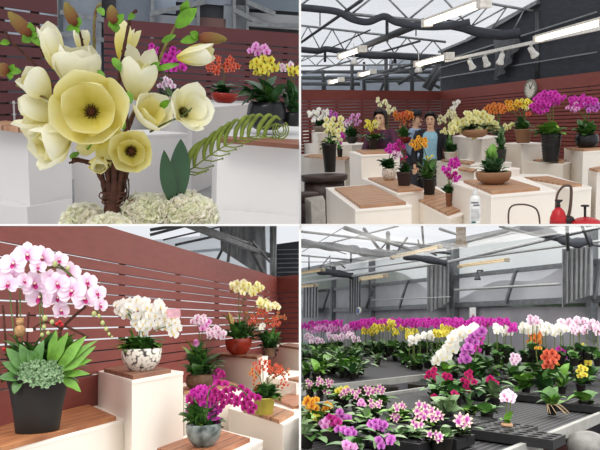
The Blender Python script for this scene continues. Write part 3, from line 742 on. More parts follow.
    part(gg, 'body', [skin, mat('eye_dark', '20150f', .3), mat('brow', '2a1c16', .8), mat('lips', 'a8504c', .5)], root)
    # hair: thick shell over crown and back
    h = G()
    def hp(a, b):
        th = (a - .5) * 2 * math.pi; f = min(1, max(0, (abs(th) - 1.75) / .6)); f = f * f * (3 - 2 * f)
        zl = (1.55 - hair_len) * (1 - f) + 1.632 * f; z = 1.672 - (1.672 - zl) * b
        q = (z - 1.55) / .122; rr = math.sqrt(max(0, 1 - q * q)) if q > 0 else 1 - .1 * min(1, -q)
        rr *= 1 + .03 * math.sin(th * 9) * b
        return V((math.sin(th) * .094 * rr, math.cos(th) * .108 * rr + .004, z))
    h.sheet(hp, 28, 8)
    hm = G().merge(h, HM); h2 = G().ball((0, .035, 1.575), (.088, .085, .08), 16, 8); hm.merge(h2, HM)
    part(G().merge(hm, B), 'hair', hairc, root)
    if cap:
        c = G().lathe([(.104, 0), (.108, .03), (.1, .075), (.06, .105), (.001, .112)], (0, .0, 1.595), 20); c.add([V((.095 * math.sin(t), -.09 - .085 * math.cos(t) * (1 if abs(t) < 1.57 else 0), 1.6)) for t in [i * math.pi / 8 - math.pi / 2 for i in range(9)]], [list(range(9))])
        part(G().merge(G().merge(c, HM), B), 'cap', mat('cap_cloth', '2b2c33', .8), root)
    for nm, c, m in clothes(n): part(G().merge(c, B), nm, m, root)
    return root
def loft(secs, n=28, a0=0.0, a1=2 * math.pi, fold=.0):
    """torso cloth: (z, cy, rx, ry) rings; a0..a1 measured from the front"""
    g = G(); full = a1 - a0 > 6.2
    def S(a, b):
        k = b * (len(secs) - 1); i = min(int(k), len(secs) - 2); t = k - i; t = t * t * (3 - 2 * t)
        z, cy, rx, ry = [secs[i][q] * (1 - t) + secs[i + 1][q] * t for q in range(4)]
        th = a0 + (a1 - a0) * a; f = 1 + fold * math.sin(th * 7 + z * 9)
        return V((math.sin(th) * rx * f, cy - math.cos(th) * ry * f, z))
    g.sheet(S, n, 16); return g
TORSO = [(.80, 0, .165, .125), (.90, 0, .17, .13), (1.02, .0, .15, .115), (1.15, .0, .162, .125), (1.25, .005, .178, .12), (1.31, .01, .165, .098), (1.35, .01, .11, .08), (1.375, .01, .068, .062)]
def wider(k, z0=0, z1=2, dy=0): return [(z, cy + dy, rx + k, ry + k) for z, cy, rx, ry in TORSO if z0 <= z <= z1]
def sleeves(n, r0, r1, end=.88):
    g = G()
    for t, s in (('l', -1), ('r', 1)):
        sh, el, wr = V(n[t + 'sh'][0]), V(n[t + 'el'][0]), V(n[t + 'wr'][0]); e = el.lerp(wr, end)
        C = curve([V((s * .10, .01, 1.325)), sh + V((s * -.005, 0, .005)), el, e], 5); m = len(C)
        g.tube(C, [(r0 * .9 if i < 4 else r0) + (r1 - r0) * i / (m - 1) for i in range(m)], 12)
    return g
def trousers(n, r0=.098, r1=.055):
    g = loft([(.76, 0, .15, .11), (.84, 0, .172, .128), (.93, 0, .165, .122), (.97, 0, .155, .115)])
    for t in 'LR':
        C = curve([V(n[t + 'hp'][0]) + V((0, 0, .06)), n[t + 'hp'][0], n[t + 'kn'][0], V(n[t + 'an'][0]) - V((0, 0, .03))], 5); m = len(C)
        g.tube(C, [r0 + (r1 - r0) * i / (m - 1) for i in range(m)], 12)
    return g

def tr():
    P = TR
    # ------------------------------------------------ room shell
    cor = P.at(440, 91, 15); A = P.at(296, 82, 11.6); B = P.at(606, 79, 10.5)
    g = G().quadbox([V((-5, 1.5, 0)), V((8, 1.5, 0)), V((8, 34, 0)), V((-5, 34, 0))], -.05, 0)
    struct(P, g, 'floor', mat('floor_concrete', '8f8a84', .7, .1, 3))
    fence(P, A, cor, cor.z + .0, .20, .047, .013, 22, 'brown slatted fence along the left of the show bay, behind the people', posts=6)
    fence(P, cor, B, cor.z, .20, .047, .013, 22, 'brown slatted fence on the right of the show bay, under the wall clock', posts=6)
    # dark net wall behind the right fence: outline follows the gable
    n = (B - cor); n = V((n.y, -n.x, 0)).normalized(); n = n if n.y > 0 else -n
    off = n * .18; c2 = cor + off; b2 = B + off
    def wp(u, v): return P.vp(u, v, c2, b2)
    out = [wp(441, 50), wp(470, 38), wp(537, 3), wp(545, -22), wp(612, -22), wp(612, 190), wp(441, 190)]
    g = G(); k = len(out); g.add(out + [p + n * .04 for p in out], [list(range(k)), list(range(k, 2 * k))[::-1]] + [[i, (i + 1) % k, (i + 1) % k + k, i + k] for i in range(k)], smooth=False)
    struct(P, g, 'wall_right', netM)
    g = G().tube([wp(538, 85), wp(538, 12)], .05, 8); struct(P, g, 'trim_6', steelD)
    g = G()
    for (a, b, w) in (((441, 52), (470, 40), .05), ((470, 40), (541, 2), .07), ((441, 78), (600, 52), .02), ((441, 62), (600, 12), .025), ((441, 68), (600, 24), .02)):
        p, q = wp(*a) - n * .05, wp(*b) - n * .05; g.bar(p, q, w, w)
    struct(P, g, 'trim_7', steelM)
    # far greenhouse beyond the left fence: grey bays
    Y = 22
    g = G()
    for (u0, u1, v0, v1, w) in ((302, 322, 72, 90, 0), (326, 350, 75, 92, 0), (354, 362, 70, 92, 0), (366, 384, 66, 92, 0), (389, 410, 60, 92, 0), (414, 440, 56, 92, 0)):
        p, q = P.at(u0, v0, Y), P.at(u1, v1, Y); g.quadbox([V((p.x, Y, 0)), V((q.x, Y, 0)), V((q.x, Y + .05, 0)), V((p.x, Y + .05, 0))], q.z, p.z)
    struct(P, g, 'wall_back', filmmat('film_back', 'b4bcc6', .25))
    g = G(); p, q = P.at(296, 80, Y + .3), P.at(445, 95, Y + .3); g.quadbox([V((p.x, Y + .3, 0)), V((q.x, Y + .3, 0)), V((q.x, Y + .4, 0)), V((p.x, Y + .4, 0))], 0, P.zof(370, 76, Y))
    struct(P, g, 'wall_back', mat('wall_far', '6d7278', .8, .25, 1.2))
    g = G()
    for (a, b, y, r) in (((352, 93), (352, 60), 17, .05), ((364, 93), (364, 62), 18, .04), ((386, 92), (386, 58), 17, .05), ((412, 92), (412, 54), 17, .05), ((300, 72), (440, 72), 19, .05), ((300, 78), (440, 79), 20, .06), ((300, 84), (360, 84), 18, .05), ((323, 90), (323, 70), 19, .05),
                         ((398, 84), (440, 58), 17, .05), ((398, 66), (440, 88), 17.5, .04), ((380, 92), (394, 60), 17.5, .04), ((428, 90), (446, 60), 16.5, .09), ((424, 88), (440, 62), 16.6, .07), ((366, 74), (440, 66), 18, .03), ((366, 82), (440, 80), 18, .03)):
        g.tube([P.at(*a, y), P.at(*b, y)], r, 6)
    struct(P, g, 'trim_8', steelD)
    # roof film
    g = G(); z = 3.75; q = [V((-9, 7.2, z)), V((7, 7.2, z)), V((7, 40, z)), V((-9, 40, z))]; g.add(q, [[0, 1, 2, 3]], smooth=False)
    struct(P, g, 'ceiling', filmmat('film_roof', 'f4f5f7', .75), solid=False)
    # roof trusses: (bottom chord, top chord, web) at depth Y
    def truss(name, pts_lo, pts_hi, Y, n, r=.03):
        g = G(); a, b = P.at(*pts_lo[0], Y), P.at(*pts_lo[1], Y); c, d = P.at(*pts_hi[0], Y), P.at(*pts_hi[1], Y)
        g.tube([a, b], r, 8); g.tube([c, d], r, 8)
        for i in range(n):
            p = a.lerp(b, i / n); q = c.lerp(d, (i + .5) / n); s = a.lerp(b, (i + 1) / n); g.tube([p, q], r * .6, 6); g.tube([q, s], r * .6, 6)
        struct(P, g, name, steelM)
    truss('trim_9', ((296, 9), (468, 25)), ((296, -14), (470, -4)), 8, 3, .02)
    truss('trim_10', ((296, 48), (446, 56)), ((296, 25), (446, 42)), 13, 6, .022)
    truss('trim_11', ((296, 66), (440, 64)), ((296, 56), (440, 57)), 17, 7, .022)
    truss('trim_12', ((450, 24), (512, 33)), ((482, 2), (533, 11)), 11.6, 3, .022)
    g = G()
    for (a, ya, b, yb, r) in (((296, 46), 11, (362, 0), 7.5, .022), ((350, 52), 11.5, (424, 22), 8.6, .05), ((424, 22), 8.6, (460, 12), 7.8, .02), ((304, 74), 17, (420, 41), 12, .02), ((300, 62), 16, (370, 30), 10, .012), ((340, 82), 18, (440, 58), 14, .025), ((360, 80), 18, (452, 60), 13.5, .02),
                                  ((387, 16), 8, (387, 34), 8, .02), ((386, 34), 8, (388, 42), 8, .01), ((325, 50), 13, (325, 62), 13, .03), ((395, 55), 13, (395, 63), 13, .03), ((320, 10), 8, (320, 26), 8, .008), ((416, 22), 8, (416, 36), 8, .008), ((418, 60), 12, (418, 52), 12, .012)):
        g.tube([P.at(*a, ya), P.at(*b, yb)], r, 6)
    struct(P, g, 'trim_13', steelD)
    # rolled shade cloth along the trusses
    def roll(pts, Y, label, rr=.1):
        q = [P.at(u, v, Y) for u, v in pts]; C = curve(q, 5); g = G()
        g.tube(C, [rr * 1 for i in range(len(C))], 10)
        solo(P, g, 'shade_cloth', netM, label, 'shade cloth', solid=False)
    roll([(296, 7), (318, 9), (338, 12), (352, 19), (368, 22), (384, 16.5), (396, 22), (420, 26.5), (450, 26), (470, 22)], 7.9, 'long dark rolled shade cloth along the nearest roof truss', .042)
    roll([(296, 49), (318, 51), (326, 49), (345, 52), (372, 56), (394, 56), (420, 58), (440, 60)], 12.9, 'dark rolled shade cloth along the second roof truss', .06)
    roll([(446, 24), (462, 27), (478, 32), (500, 35), (520, 33)], 11.4, 'short dark rolled shade cloth near the gable of the net wall', .08)
    # crumpled net hanging at the wall
    def hp(a, b):
        u = 500 + 25 * a + (1 - a) * 4 * math.sin(b * 3); v = 38 + (42 - 34 * a ** 1.5) * b
        p = wp(u, v) - n * (.14 + .05 * math.sin(a * 22 + b * 3)); return p
    g = G().sheet(hp, 40, 10); solo(P, g, 'hanging_net', mat('net_crumpled', '64666b', .9, .15, 9), 'crumpled grey net hanging on the dark wall beside the steel post', 'net', solid=False)
    # fluorescent tubes
    tubeM = lampmat('tube_light', 'fff3df', 3.2); wt = mat('lamp_white', 'e6e0d6', .5)
    def tubelamp(P, a, Ya, b, Yb, label, w=.07):
        p, q = P.at(*a, Ya), P.at(*b, Yb); root = thing(P, 'tube_light', label, 'lamp', (p + q) / 2)
        part(G().bar(p + V((0, 0, .03)), q + V((0, 0, .03)), w * .8, .02), 'housing', wt, root, solid=True)
        part(G().tube([p, q], w * .32, 8), 'tube', tubeM, root); d = (q - p).normalized() * w * .5
        for e in (p, q): part(G().bar(e - d, e + d, w, w * .8), 'end_cap', wt, root, solid=True)
    tubelamp(P, (427, 23), 6.6, (484, 3), 5.2, 'large bright tube light nearest the top of the show bay', .09)
    tubelamp(P, (538, 39), 7.6, (606, 21), 5.9, 'long tube light in front of the dark net wall', .085)
    tubelamp(P, (341, 56), 11, (362, 49), 9.8, 'bright tube light over the left part of the show bay', .12)
    tubelamp(P, (418, 64), 11, (449, 56), 9.6, 'tube light in the middle of the show bay beside the corner', .12)
    tubelamp(P, (331, 82), 17, (341, 79.5), 16.4, 'small distant tube light low over the left fence', .14)
    tubelamp(P, (361, 74.5), 16.5, (373, 71.5), 15.6, 'small distant tube light right of the lowest one', .14)
    # spotlight track
    sp = mat('spot_white', 'e4e2dc', .4)
    tr_a, tr_b = P.at(446, 61, 10.5), P.at(606, 27, 7.7)
    solo(P, G().bar(tr_a, tr_b, .04, .04), 'lighting_track', sp, 'white lighting track running along the dark net wall', 'lighting track')
    for i, (u, v, s, lab) in enumerate(((470, 57, .8, 'leftmost spotlight on the white track'), (485, 53.5, .8, 'second spotlight from the left on the white track'), (502, 50.5, 1.05, 'spotlight on the track in front of the hanging net'), (531, 43.5, 1.1, 'rightmost spotlight on the track, beside the steel post'))):
        q = (u - 446) / 160; Yv = 10.5 / (1 + q * (10.5 / 7.7 - 1)); p = P.at(u, v, Yv)
        root = thing(P, 'track_spotlight', lab, 'spotlight', p)
        part(G().tube([p, p - V((0, 0, .06 * s))], .018, 6), 'stem', sp, root)
        M = Matrix.Translation(p - V((0, 0, .07))) @ Matrix.Rotation(math.radians((-25, -20, 15, -35)[i]), 4, 'Y') @ Matrix.Rotation(math.radians(20), 4, 'X') @ Matrix.Rotation(math.pi, 4, 'X')
        g = G().merge(G().lathe([(.03, -.03), (.036, 0), (.036, .05), (.052, .09), (.054, .11), (.046, .11), (.04, .1), (.001, .1)], (0, 0, 0), 16), M); part(g, 'lamp_head', sp, root, solid=True)
        g = G().merge(G().lathe([(.042, .102), (.001, .103)], (0, 0, 0), 12, cap=False), M); part(g, 'bulb', lampmat('spot_bulb', 'fff5e4', 1.5), root)
    # hanging bulb lamps small
    for (u, v, Yv, lab) in ((354, 60, 12, 'small dangling white lamp under the second truss, left'), (418.5, 68, 12, 'small dangling white lamp beside the middle tube light')):
        p = P.at(u, v, Yv); root = thing(P, 'pendant_lamp', lab, 'lamp', p)
        part(G().tube([p + V((0, 0, .3)), p], .012, 5), 'cord', sp, root); part(G().lathe([(.02, .03), (.05, 0), (.07, -.06), (.06, -.08), (.001, -.085)], p, 14), 'lamp_head', sp, root)
    # wall clock
    pc = P.vp(532, 89, cor, B); nn = -n; R = frame(nn); M = Matrix.Translation(pc + nn * .02) @ R.to_4x4()
    root = thing(P, 'wall_clock', 'round white wall clock with a grey rim on the brown fence', 'clock', pc)
    rr = .16
    part(G().merge(G().lathe([(rr * .8, -.02), (rr, -.02), (rr * 1.02, .01), (rr, .03), (rr * .9, .03), (rr * .88, .012), (.001, .012)], (0, 0, 0), 32), M), 'clock_case', mat('clock_rim', '8e8a80', .4), root)
    part(G().merge(G().lathe([(rr * .88, .014), (.001, .014)], (0, 0, 0), 32, cap=False), M), 'clock_face', mat('clock_face', 'e9e4d4', .4), root)
    g = G()
    for k in range(12):
        a = k * math.pi / 6; g.bar((rr * .7 * math.cos(a), rr * .7 * math.sin(a), .016), (rr * .82 * math.cos(a), rr * .82 * math.sin(a), .016), .01, .004)
    part(G().merge(g, M), 'hour_marks', mat('ink', '22201e'), root)
    for nm, a, L in (('hour_hand', 1.9, .45), ('minute_hand', .9, .66)): part(G().merge(G().bar((0, 0, .02), (rr * L * math.cos(a), rr * L * math.sin(a), .02), .012, .004), M), nm, mat('ink', '22201e'), root)

    # ------------------------------------------------ blocks and boards
    def blk(a, b, c, Y, label, **k): return block(P, a, b, c, Y, label, **k)
    z1, *_ = blk((303, 131), (318, 133.5), (328, 132), 10.2, 'tall white block under the white orchid at the left of the show bay')
    z, *_ = blk((296, 143), (352, 145.5), (372, 143), 9.9, 'long low white counter in front of the left fence')
    z2, *_ = blk((296, 155), (345, 159.5), (364, 157), 9.0, 'white step below the long counter, behind the round dark tables')
    board(P, (304, 156), (346, 159), (352, 156.6), z2, 'narrow wooden board on the white step behind the black tapered pot', c1='a87858')
    z, *_ = blk((349, 151.5), (361, 155.5), (400, 153.5), 7.6, 'tall white block with the yellow orchid in front of the woman in purple')
    zY = z; board(P, (356, 149.8), (363, 152.8), (397, 151.6), z, 'small wooden board under the yellow orchid beside the woman in purple')
    z, *_ = blk((361, 178), (397, 194), (424, 190), 5.9, 'white block carrying the patterned pot and the slatted black pot', dd=(391, 176))
    zS = z; board(P, (368, 177.5), (398, 190.5), (423, 188.5), z, 'wooden board under the patterned pot and the slatted black pot', dd=(392, 176.5))
    z, *_ = blk((325.5, 187.5), (355, 209.5), (412, 205), 4.6, 'large white block in front with an empty planked board')
    board(P, (334.5, 187.5), (360.5, 205.8), (406, 201.8), z, 'large empty planked wooden board on the front white block', dd=(372, 184.5), gap=7)
    z, *_ = blk((402, 192.5), (450, 218.5), (480, 208), 5.1, 'white block below the black pot of green leaves', dd=(436, 186))
    zB = z; board(P, (404.5, 192.5), (448, 213.5), (470, 206), z, 'wooden board under the black pot of green leaves', dd=(433, 187))
    z, *_ = blk((449, 182), (491, 195.5), (556, 190), 4.7, 'large white block behind the spray can with a basket on its board', dd=(520, 176))
    zE = z; board(P, (463.5, 180), (492, 191.6), (540, 187.5), z, 'wooden board under the striped basket on the large white block', dd=(508, 178))
    z, *_ = blk((508, 174), (573, 190), (592, 187), 6.3, 'white block right of the striped basket, behind the red watering cans', dd=(548, 174))
    board(P, (524, 177), (571, 185), (582, 184), z, 'slanting wooden board on the block behind the red watering cans', dd=(548, 176))
    z, *_ = blk((504, 143), (522, 144.5), (546, 143), 9.0, 'tall white block under the brown basket of orange orchids'); zO = z
    z, *_ = blk((518, 161), (563, 164.5), (572, 162), 8.4, 'low white block under the tall ribbed black pot'); zR = z
    board(P, (522, 158.5), (563, 162), (566, 159.5), z, 'wooden board under the tall ribbed black pot')
    z, *_ = blk((564, 148), (583, 151.5), (612, 150), 8.2, 'tall white block under the dark bowl at the right edge'); zD = z
    board(P, (566, 147.5), (584, 149.6), (606, 148), z, 'small wooden board under the dark bowl of magenta and white orchids')
    z, *_ = blk((452, 136), (482, 139.5), (500, 136), 8.6, 'tall white stand under the big pale yellow orchids'); zC = z
    z, *_ = blk((436, 161), (470, 165), (512, 162), 8.3, 'white step with the white pot, behind the magenta orchid'); zW = z
    board(P, (441, 160), (470, 163.3), (475, 161.2), z, 'small wooden board under the white pot near the woman in blue')
    z, *_ = blk((452, 169), (474, 172.5), (520, 168), 7.0, 'lowest white step between the magenta orchid and the basket')
    board(P, (458, 168.5), (473, 171), (477, 168.8), z, 'lowest small wooden board left of the striped basket')
    z, *_ = blk((588, 169), (597, 172), (616, 168), 6.6, 'white block with a board at the right edge of the show bay')
    board(P, (589, 168), (598, 170), (612, 167.5), z, 'wooden board on the white block at the right edge')
    # round dark tables
    dk = mat('dark_wood', '43322c', .5, .25, 14, stretch=(1, 1, 3))
    def rtable(u0, u1, v, Yv, label, legs=True):
        zt = P.zof((u0 + u1) / 2, v, Yv); c = P.at((u0 + u1) / 2, v, Yv); r = (u1 - u0) / 2 * Yv / F
        root = thing(P, 'round_table', label, 'table', V((c.x, c.y, 0)))
        part(G().lathe([(r * .9, -.06), (r * .98, -.05), (r, -.03), (r, -.005), (r * .985, 0), (.001, 0)], V((c.x, c.y, zt)), 36), 'tabletop', dk, root, solid=True)
        part(G().lathe([(r * .75, 0), (r * .72, .04), (r * .5, .12), (r * .62, zt * .45), (r * .9, zt * .75), (r * .86, zt - .06)], V((c.x, c.y, 0)), 28, flute=-.04), 'pedestal', dk, root, solid=True)
        return zt
    zT = rtable(300, 348, 175, 6.6, 'round dark wooden table under the tall black pot')
    rtable(288, 319, 193, 5.0, 'smaller dark wooden stool cut by the left edge of the show bay')

    # ------------------------------------------------ plants
    bask = wavemat('basket', '6e4a33', 'a87b58', 60, 'Z', thr=(.3, .7)); stoneP = voromat('pot_speckled', '8d7566', 'd2c4b4', 70)
    greyB = mat('pot_greybrown', '8d8276', .6, .2, 40); redG = mat('glaze_red', '7e2a1f', .3, .15); whiteP = mat('pot_white', 'e6e0d4', .35, .05)
    T = lambda *a, **k: plant(P, 'moth_orchid', *a, **k)
    T('white moth orchid in a grey-brown bowl on the tall left block', 'orchid', 10.2, (313, 328, 126, 132, 'bowl', greyB), [(320, 123, 8, 4, 18, 5, leafD)], [(320, 116, 9, 7, 22, 7, 'white'), (311, 113, 4, 3, 5, 6, 'white')])
    T('pale yellow moth orchid in a tall black tapered pot on the dark table', 'orchid', 6.6, (322.5, 337.5, 143, 172, 'taper', blackP), [(330, 142, 12, 5, 18, 4, leafM), (323, 148, 5, 9, 5, 3, leafL)],
      [(335, 124, 9, 7, 14, 9, 'lemon'), (337, 131, 7, 3, 5, 8, 'lemon'), (333, 139, 9, 4, 12, 7, 'cream'), (328, 127, 4, 5, 4, 8, 'lemon')], onz=zT)
    T('pale pink moth orchid in a dark bowl behind the tall black pot', 'orchid', 9.9, (346, 358, 137, 143.5, 'bowl', blackP), [(351, 133, 11, 6, 26, 5, leafD), (348, 130, 8, 4, 8, 4, leafM)], [(354, 119, 8, 5, 12, 6, 'pink'), (347, 124, 4, 3, 5, 6, 'palepink')])
    T('small magenta orchid low behind the pale yellow one', 'orchid', 9.0, (337, 343, 149, 157, 'taper', blackP), [(339, 146, 5, 3, 8, 3, leafM)], [(341, 139, 3, 5, 7, 6, 'magenta')], stems=False)
    T('small purple orchid just right of the white orchid', 'orchid', 9.95, (330, 337, 138, 143.5, 'bowl', blackP), [(334, 134, 6, 4, 10, 4, leafD)], [(333, 115, 4, 4, 8, 6, 'purple')])
    T('small yellow orchid with a red bromeliad in a black pot beside the woman in purple', 'orchid', 7.7, (368.5, 378, 138, 149.5, 'taper', blackP), [(374, 137, 11, 4, 22, 4, leafM), (376, 131, 6, 5, 6, 2.5, mat('bromeliad_red', 'c2502c', .5))], [(371, 125, 6, 5, 14, 6, 'yellow'), (377, 123, 3, 3, 4, 5, 'lemon')], onz=zY + .022)
    T('cream orchid arching behind the head of the woman in purple', 'orchid', 10.8, (384, 392, 140, 147, 'bowl', blackP), [(388, 136, 8, 4, 14, 4, leafD)], [(381, 102, 6, 4, 9, 6, 'cream'), (391, 110, 5, 4, 8, 6, 'cream')])
    T('orange orchid in a dark red glazed bowl beside the man in the vest', 'orchid', 10.6, (399, 411, 137, 143.5, 'bowl', redG), [(404, 132, 10, 5, 26, 4, leafM)], [(404, 117, 5, 5, 14, 6, 'coral'), (409, 115, 4, 4, 10, 6, 'orange'), (397, 116, 3, 4, 8, 6, 'orange'), (403, 124, 6, 3, 8, 4, 'rust', 'star')])
    T('orchid arching from white tip to cream, behind the woman in blue', 'orchid', 10.8, (443, 452, 140, 147, 'bowl', blackP), [(447, 136, 7, 4, 12, 4, leafD)], [(456, 103, 3, 3, 5, 6, 'white'), (453, 108, 2, 2, 4, 5, 'white'), (451, 114, 6, 4, 13, 6, 'cream'), (441, 120, 4, 4, 9, 6, 'cream')])
    T('small pale yellow orchid in a white pot on the step near the woman in blue', 'orchid', 8.2, (444, 458, 152, 160.5, 'taper', whiteP), [(450, 147, 7, 5, 22, 5, leafD), (448, 139, 3, 6, 6, 3, leafM)], [(447, 131, 5, 3, 10, 5, 'lemon'), (450, 152, 5, 2, 4, 3, 'yellow')], onz=zW + .022)
    T('large pale yellow moth orchid spreading over the tall white stand', 'orchid', 8.6, (462, 488, 130, 137.5, 'bowl', bask), [(472, 127, 12, 6, 20, 6, leafD), (496, 130, 6, 5, 10, 5, leafD)],
      [(460, 126, 9, 7, 22, 9, 'lemon'), (472, 118, 7, 7, 14, 9, 'lemon'), (483, 122, 9, 10, 26, 9, 'lemon'), (492, 125, 5, 6, 9, 9, 'lemon'), (476, 134, 5, 4, 7, 8, 'lemon'), (454, 129, 5, 4, 6, 8, 'lemon')])
    T('orange orchid spray behind the pale yellow orchids', 'orchid', 10.2, (495, 504, 136, 145, 'taper', blackP), [(498, 130, 7, 6, 16, 5, leafD)], [(494, 109, 8, 5, 22, 6, 'orange'), (500, 108, 3, 4, 6, 6, 'coral')])
    T('amber and yellow orchid in a brown basket pot on the tall right block', 'orchid', 9.0, (515, 531, 130, 143, 'taper', bask), [(522, 126, 11, 5, 28, 5, leafM), (520, 121, 8, 5, 10, 4, leafD)], [(513, 105, 7, 5, 16, 6, 'amber'), (523, 103, 7, 4, 16, 6, 'yellow'), (503, 109, 4, 4, 8, 6, 'orange'), (527, 107, 4, 3, 5, 5, 'lemon'), (528, 114, 1.5, 1.5, 3, 5, 'coral'), (508, 126, 5, 3, 5, 7, 'lemon')])
    T('bright magenta moth orchid in the tall ribbed black pot', 'orchid', 8.5, (541, 560, 136, 161.5, 'ribbed', blackG), [(550, 130, 17, 7, 34, 6, leafL), (545, 133, 14, 5, 18, 6, leafM), (552, 125, 4, 4, 4, 6, leafY)], [(548, 99, 11, 7, 40, 7, 'magenta'), (540, 107, 9, 5, 24, 7, 'magenta'), (556, 98, 9, 4, 18, 6, 'magenta')], onz=zR + .022)
    T('magenta and white moth orchid in a dark bowl at the right edge', 'orchid', 8.2, (576, 597, 135, 147.5, 'round', blackG), [(586, 128, 13, 8, 34, 6, leafM), (586, 132, 9, 4, 12, 5, leafL)], [(582, 102, 12, 6, 34, 7, 'magenta'), (592, 106, 8, 5, 18, 7, 'purple'), (573, 107, 6, 4, 12, 6, 'pink'), (589, 126, 5, 3, 7, 4, 'palepink')], onz=zD + .022)
    T('purple and white orchid in a speckled round pot on the middle board', 'orchid', 6.2, (382, 396.5, 168, 180, 'round', stoneP), [(387, 163, 10, 6, 14, 7, leafD), (391, 167, 6, 4, 8, 5, leafM)], [(392, 149, 6, 5, 12, 7, 'magenta'), (396, 154, 5, 5, 8, 7, 'palepink')], onz=zS + .022)
    slat = wavemat('pot_slats', '1d1b1c', '4a3430', 40, 'X', thr=(.4, .55))
    T('magenta orchid in a dark slatted pot on the middle board', 'orchid', 6.15, (396.5, 412, 172, 185.5, 'taper', slat), [(404, 167, 9, 5, 18, 5, leafD)], [(400, 146, 4, 6, 10, 6, 'wine'), (404, 160, 3, 6, 5, 4, 'crimson')], onz=zS + .022)
    T('leafy orchid with amber blooms in a black pot before the woman in blue', 'orchid', 5.6, (422.5, 436, 178.5, 194.5, 'taper', blackP), [(428, 168, 12, 10, 26, 5, leafM), (420, 172, 6, 8, 8, 4, leafG), (434, 172, 6, 10, 8, 4, leafD)], [(419, 143, 8, 6, 24, 6, 'amber'), (429, 157, 4, 3, 5, 4, 'yellow'), (427, 172, 1, 1, 1, 5, 'coral')], onz=zB + .022)
    T('magenta moth orchid in a brown pot left of the large block', 'orchid', 5.3, (445.5, 452, 193, 206, 'taper', mat('pot_terracotta', '8a5a40', .7)), [(449, 188, 8, 4, 12, 6, leafD)], [(454, 163, 6, 4, 12, 7, 'magenta'), (446, 170, 4, 3, 7, 7, 'magenta'), (452, 175, 5, 3, 6, 7, 'wine'), (457, 178, 3, 3, 4, 6, 'magenta')], onz=zB + .022)
    # basket plant
    plant(P, 'potted_fern', 'bushy green plants in a striped white and brown basket on the large block', 'plant', 5.0, (476.5, 510, 172, 184, 'bowl', bask), [(491, 164, 9, 10, 40, 5, leafD), (490, 155, 8, 6, 16, 4, leafM), (502, 170, 7, 8, 16, 5, leafG), (492, 146, 3, 3, 4, 5, leafL), (486, 168, 9, 4, 10, 5, leafG)], onz=zE + .022)
    # trailing flowers in front of white stand
    plant(P, 'leafy_plant', 'dark grey-leaved plant leaning against the tall white stand', 'plant', 8.0, (496, 506, 150, 162, 'taper', blackP), [(500, 144, 6, 12, 26, 4, leafD), (493, 149, 5, 3, 6, 4, leafL), (502, 132, 4, 6, 8, 4, leafG)])

    # ------------------------------------------------ spray can on the partition shelf
    Yc = 4.05; c = P.at(475, 223.6, Yc); px = Yc / F
    root = thing(P, 'spray_can', 'white spray can with dark printed lines in front of the large block', 'spray can', c)
    r = 5.3 * px
    part(G().lathe([(r * .96, 0), (r, .006), (r, 24 * px), (r * .93, 25.5 * px), (r * .6, 27.5 * px), (r * .55, 28 * px)], c, 28), 'can', mat('can_white', 'eceae6', .35), root, solid=True)
    part(G().lathe([(r * .55, 28 * px), (r * .55, 30 * px), (r * .38, 32 * px), (r * .35, 34 * px), (.001, 34.5 * px)], c, 20), 'cap', mat('can_cap', 'd9d8d4', .4), root, solid=True)
    g = G()
    def patch(t0, t1, z0, z1):
        g.sheet(lambda a, b: c + V((math.sin(t0 + (t1 - t0) * a) * r * 1.012, -math.cos(t0 + (t1 - t0) * a) * r * 1.012, z0 + (z1 - z0) * b)), 6, 1)
    r_ = random.Random(5)
    for (za, h, gaps) in ((20.4, 1.5, ((-.8, -.45), (-.4, -.1), (-.05, .15), (.2, .45), (.5, .6))), (17.8, 1.7, ((-.35, -.15), (-.1, .1), (.14, .32), (.36, .55), (.6, .8)))):
        for a, b in gaps: patch(a, b, za * px, (za + h) * px)
    for k in range(9):
        t = -.8
        while t < .7: w_ = r_.uniform(.06, .22); patch(t, t + w_, (14 - k * 1.25) * px, (14.4 - k * 1.25) * px); t += w_ + .05
    part(g, 'lettering', mat('ink_blue', '3a3f55', .6), root)
    g = G(); patch(-.7, .1, 1.2 * px, 3.0 * px); part(g, 'label_strip', mat('label_teal', '1f6b62', .5), root)
    # ------------------------------------------------ watering cans (tops visible above the shelf)
    redM = mat('can_red', 'c4262c', .35, .1, 15); dkM = mat('can_dark', '2b2426', .5); brM = mat('strap_brown', '5a4238', .5)
    Yw = 4.3; px = Yw / F
    c = P.at(558, 229, Yw); root = thing(P, 'watering_can', 'red watering can with a tall brown strap handle and black cap', 'watering can', c)
    part(G().lathe([(7.5 * px, 0), (8 * px, 3 * px), (7.5 * px, 11 * px), (5.5 * px, 17 * px), (3 * px, 20 * px), (1.5 * px, 21 * px)], c, 28), 'body', redM, root, solid=True)
    part(G().lathe([(1.5 * px, 20 * px), (1.8 * px, 22 * px), (1.2 * px, 25 * px), (3.6 * px, 27 * px), (3.6 * px, 28 * px), (.001, 28.3 * px)], c, 18), 'cap', dkM, root)
    part(G().tube(curve([P.at(555.5, 212, Yw), P.at(557, 196, Yw), P.at(562, 187.5, Yw), P.at(568, 185.5, Yw), P.at(571, 188, Yw), P.at(571, 200, Yw), P.at(569, 214, Yw), P.at(565, 226, Yw)], 5), [.9 * px * (1 + .8 * (i / 35)) for i in range(36)], 8), 'handle', brM, root)
    c = P.at(586, 231, Yw); root = thing(P, 'watering_can', 'red watering can with a black pump, at the far right by the shelf', 'watering can', c)
    part(G().lathe([(15 * px, 0), (15.5 * px, 3 * px), (14 * px, 9 * px), (8 * px, 12 * px), (2 * px, 13.5 * px)], c, 28), 'body', redM, root, solid=True)
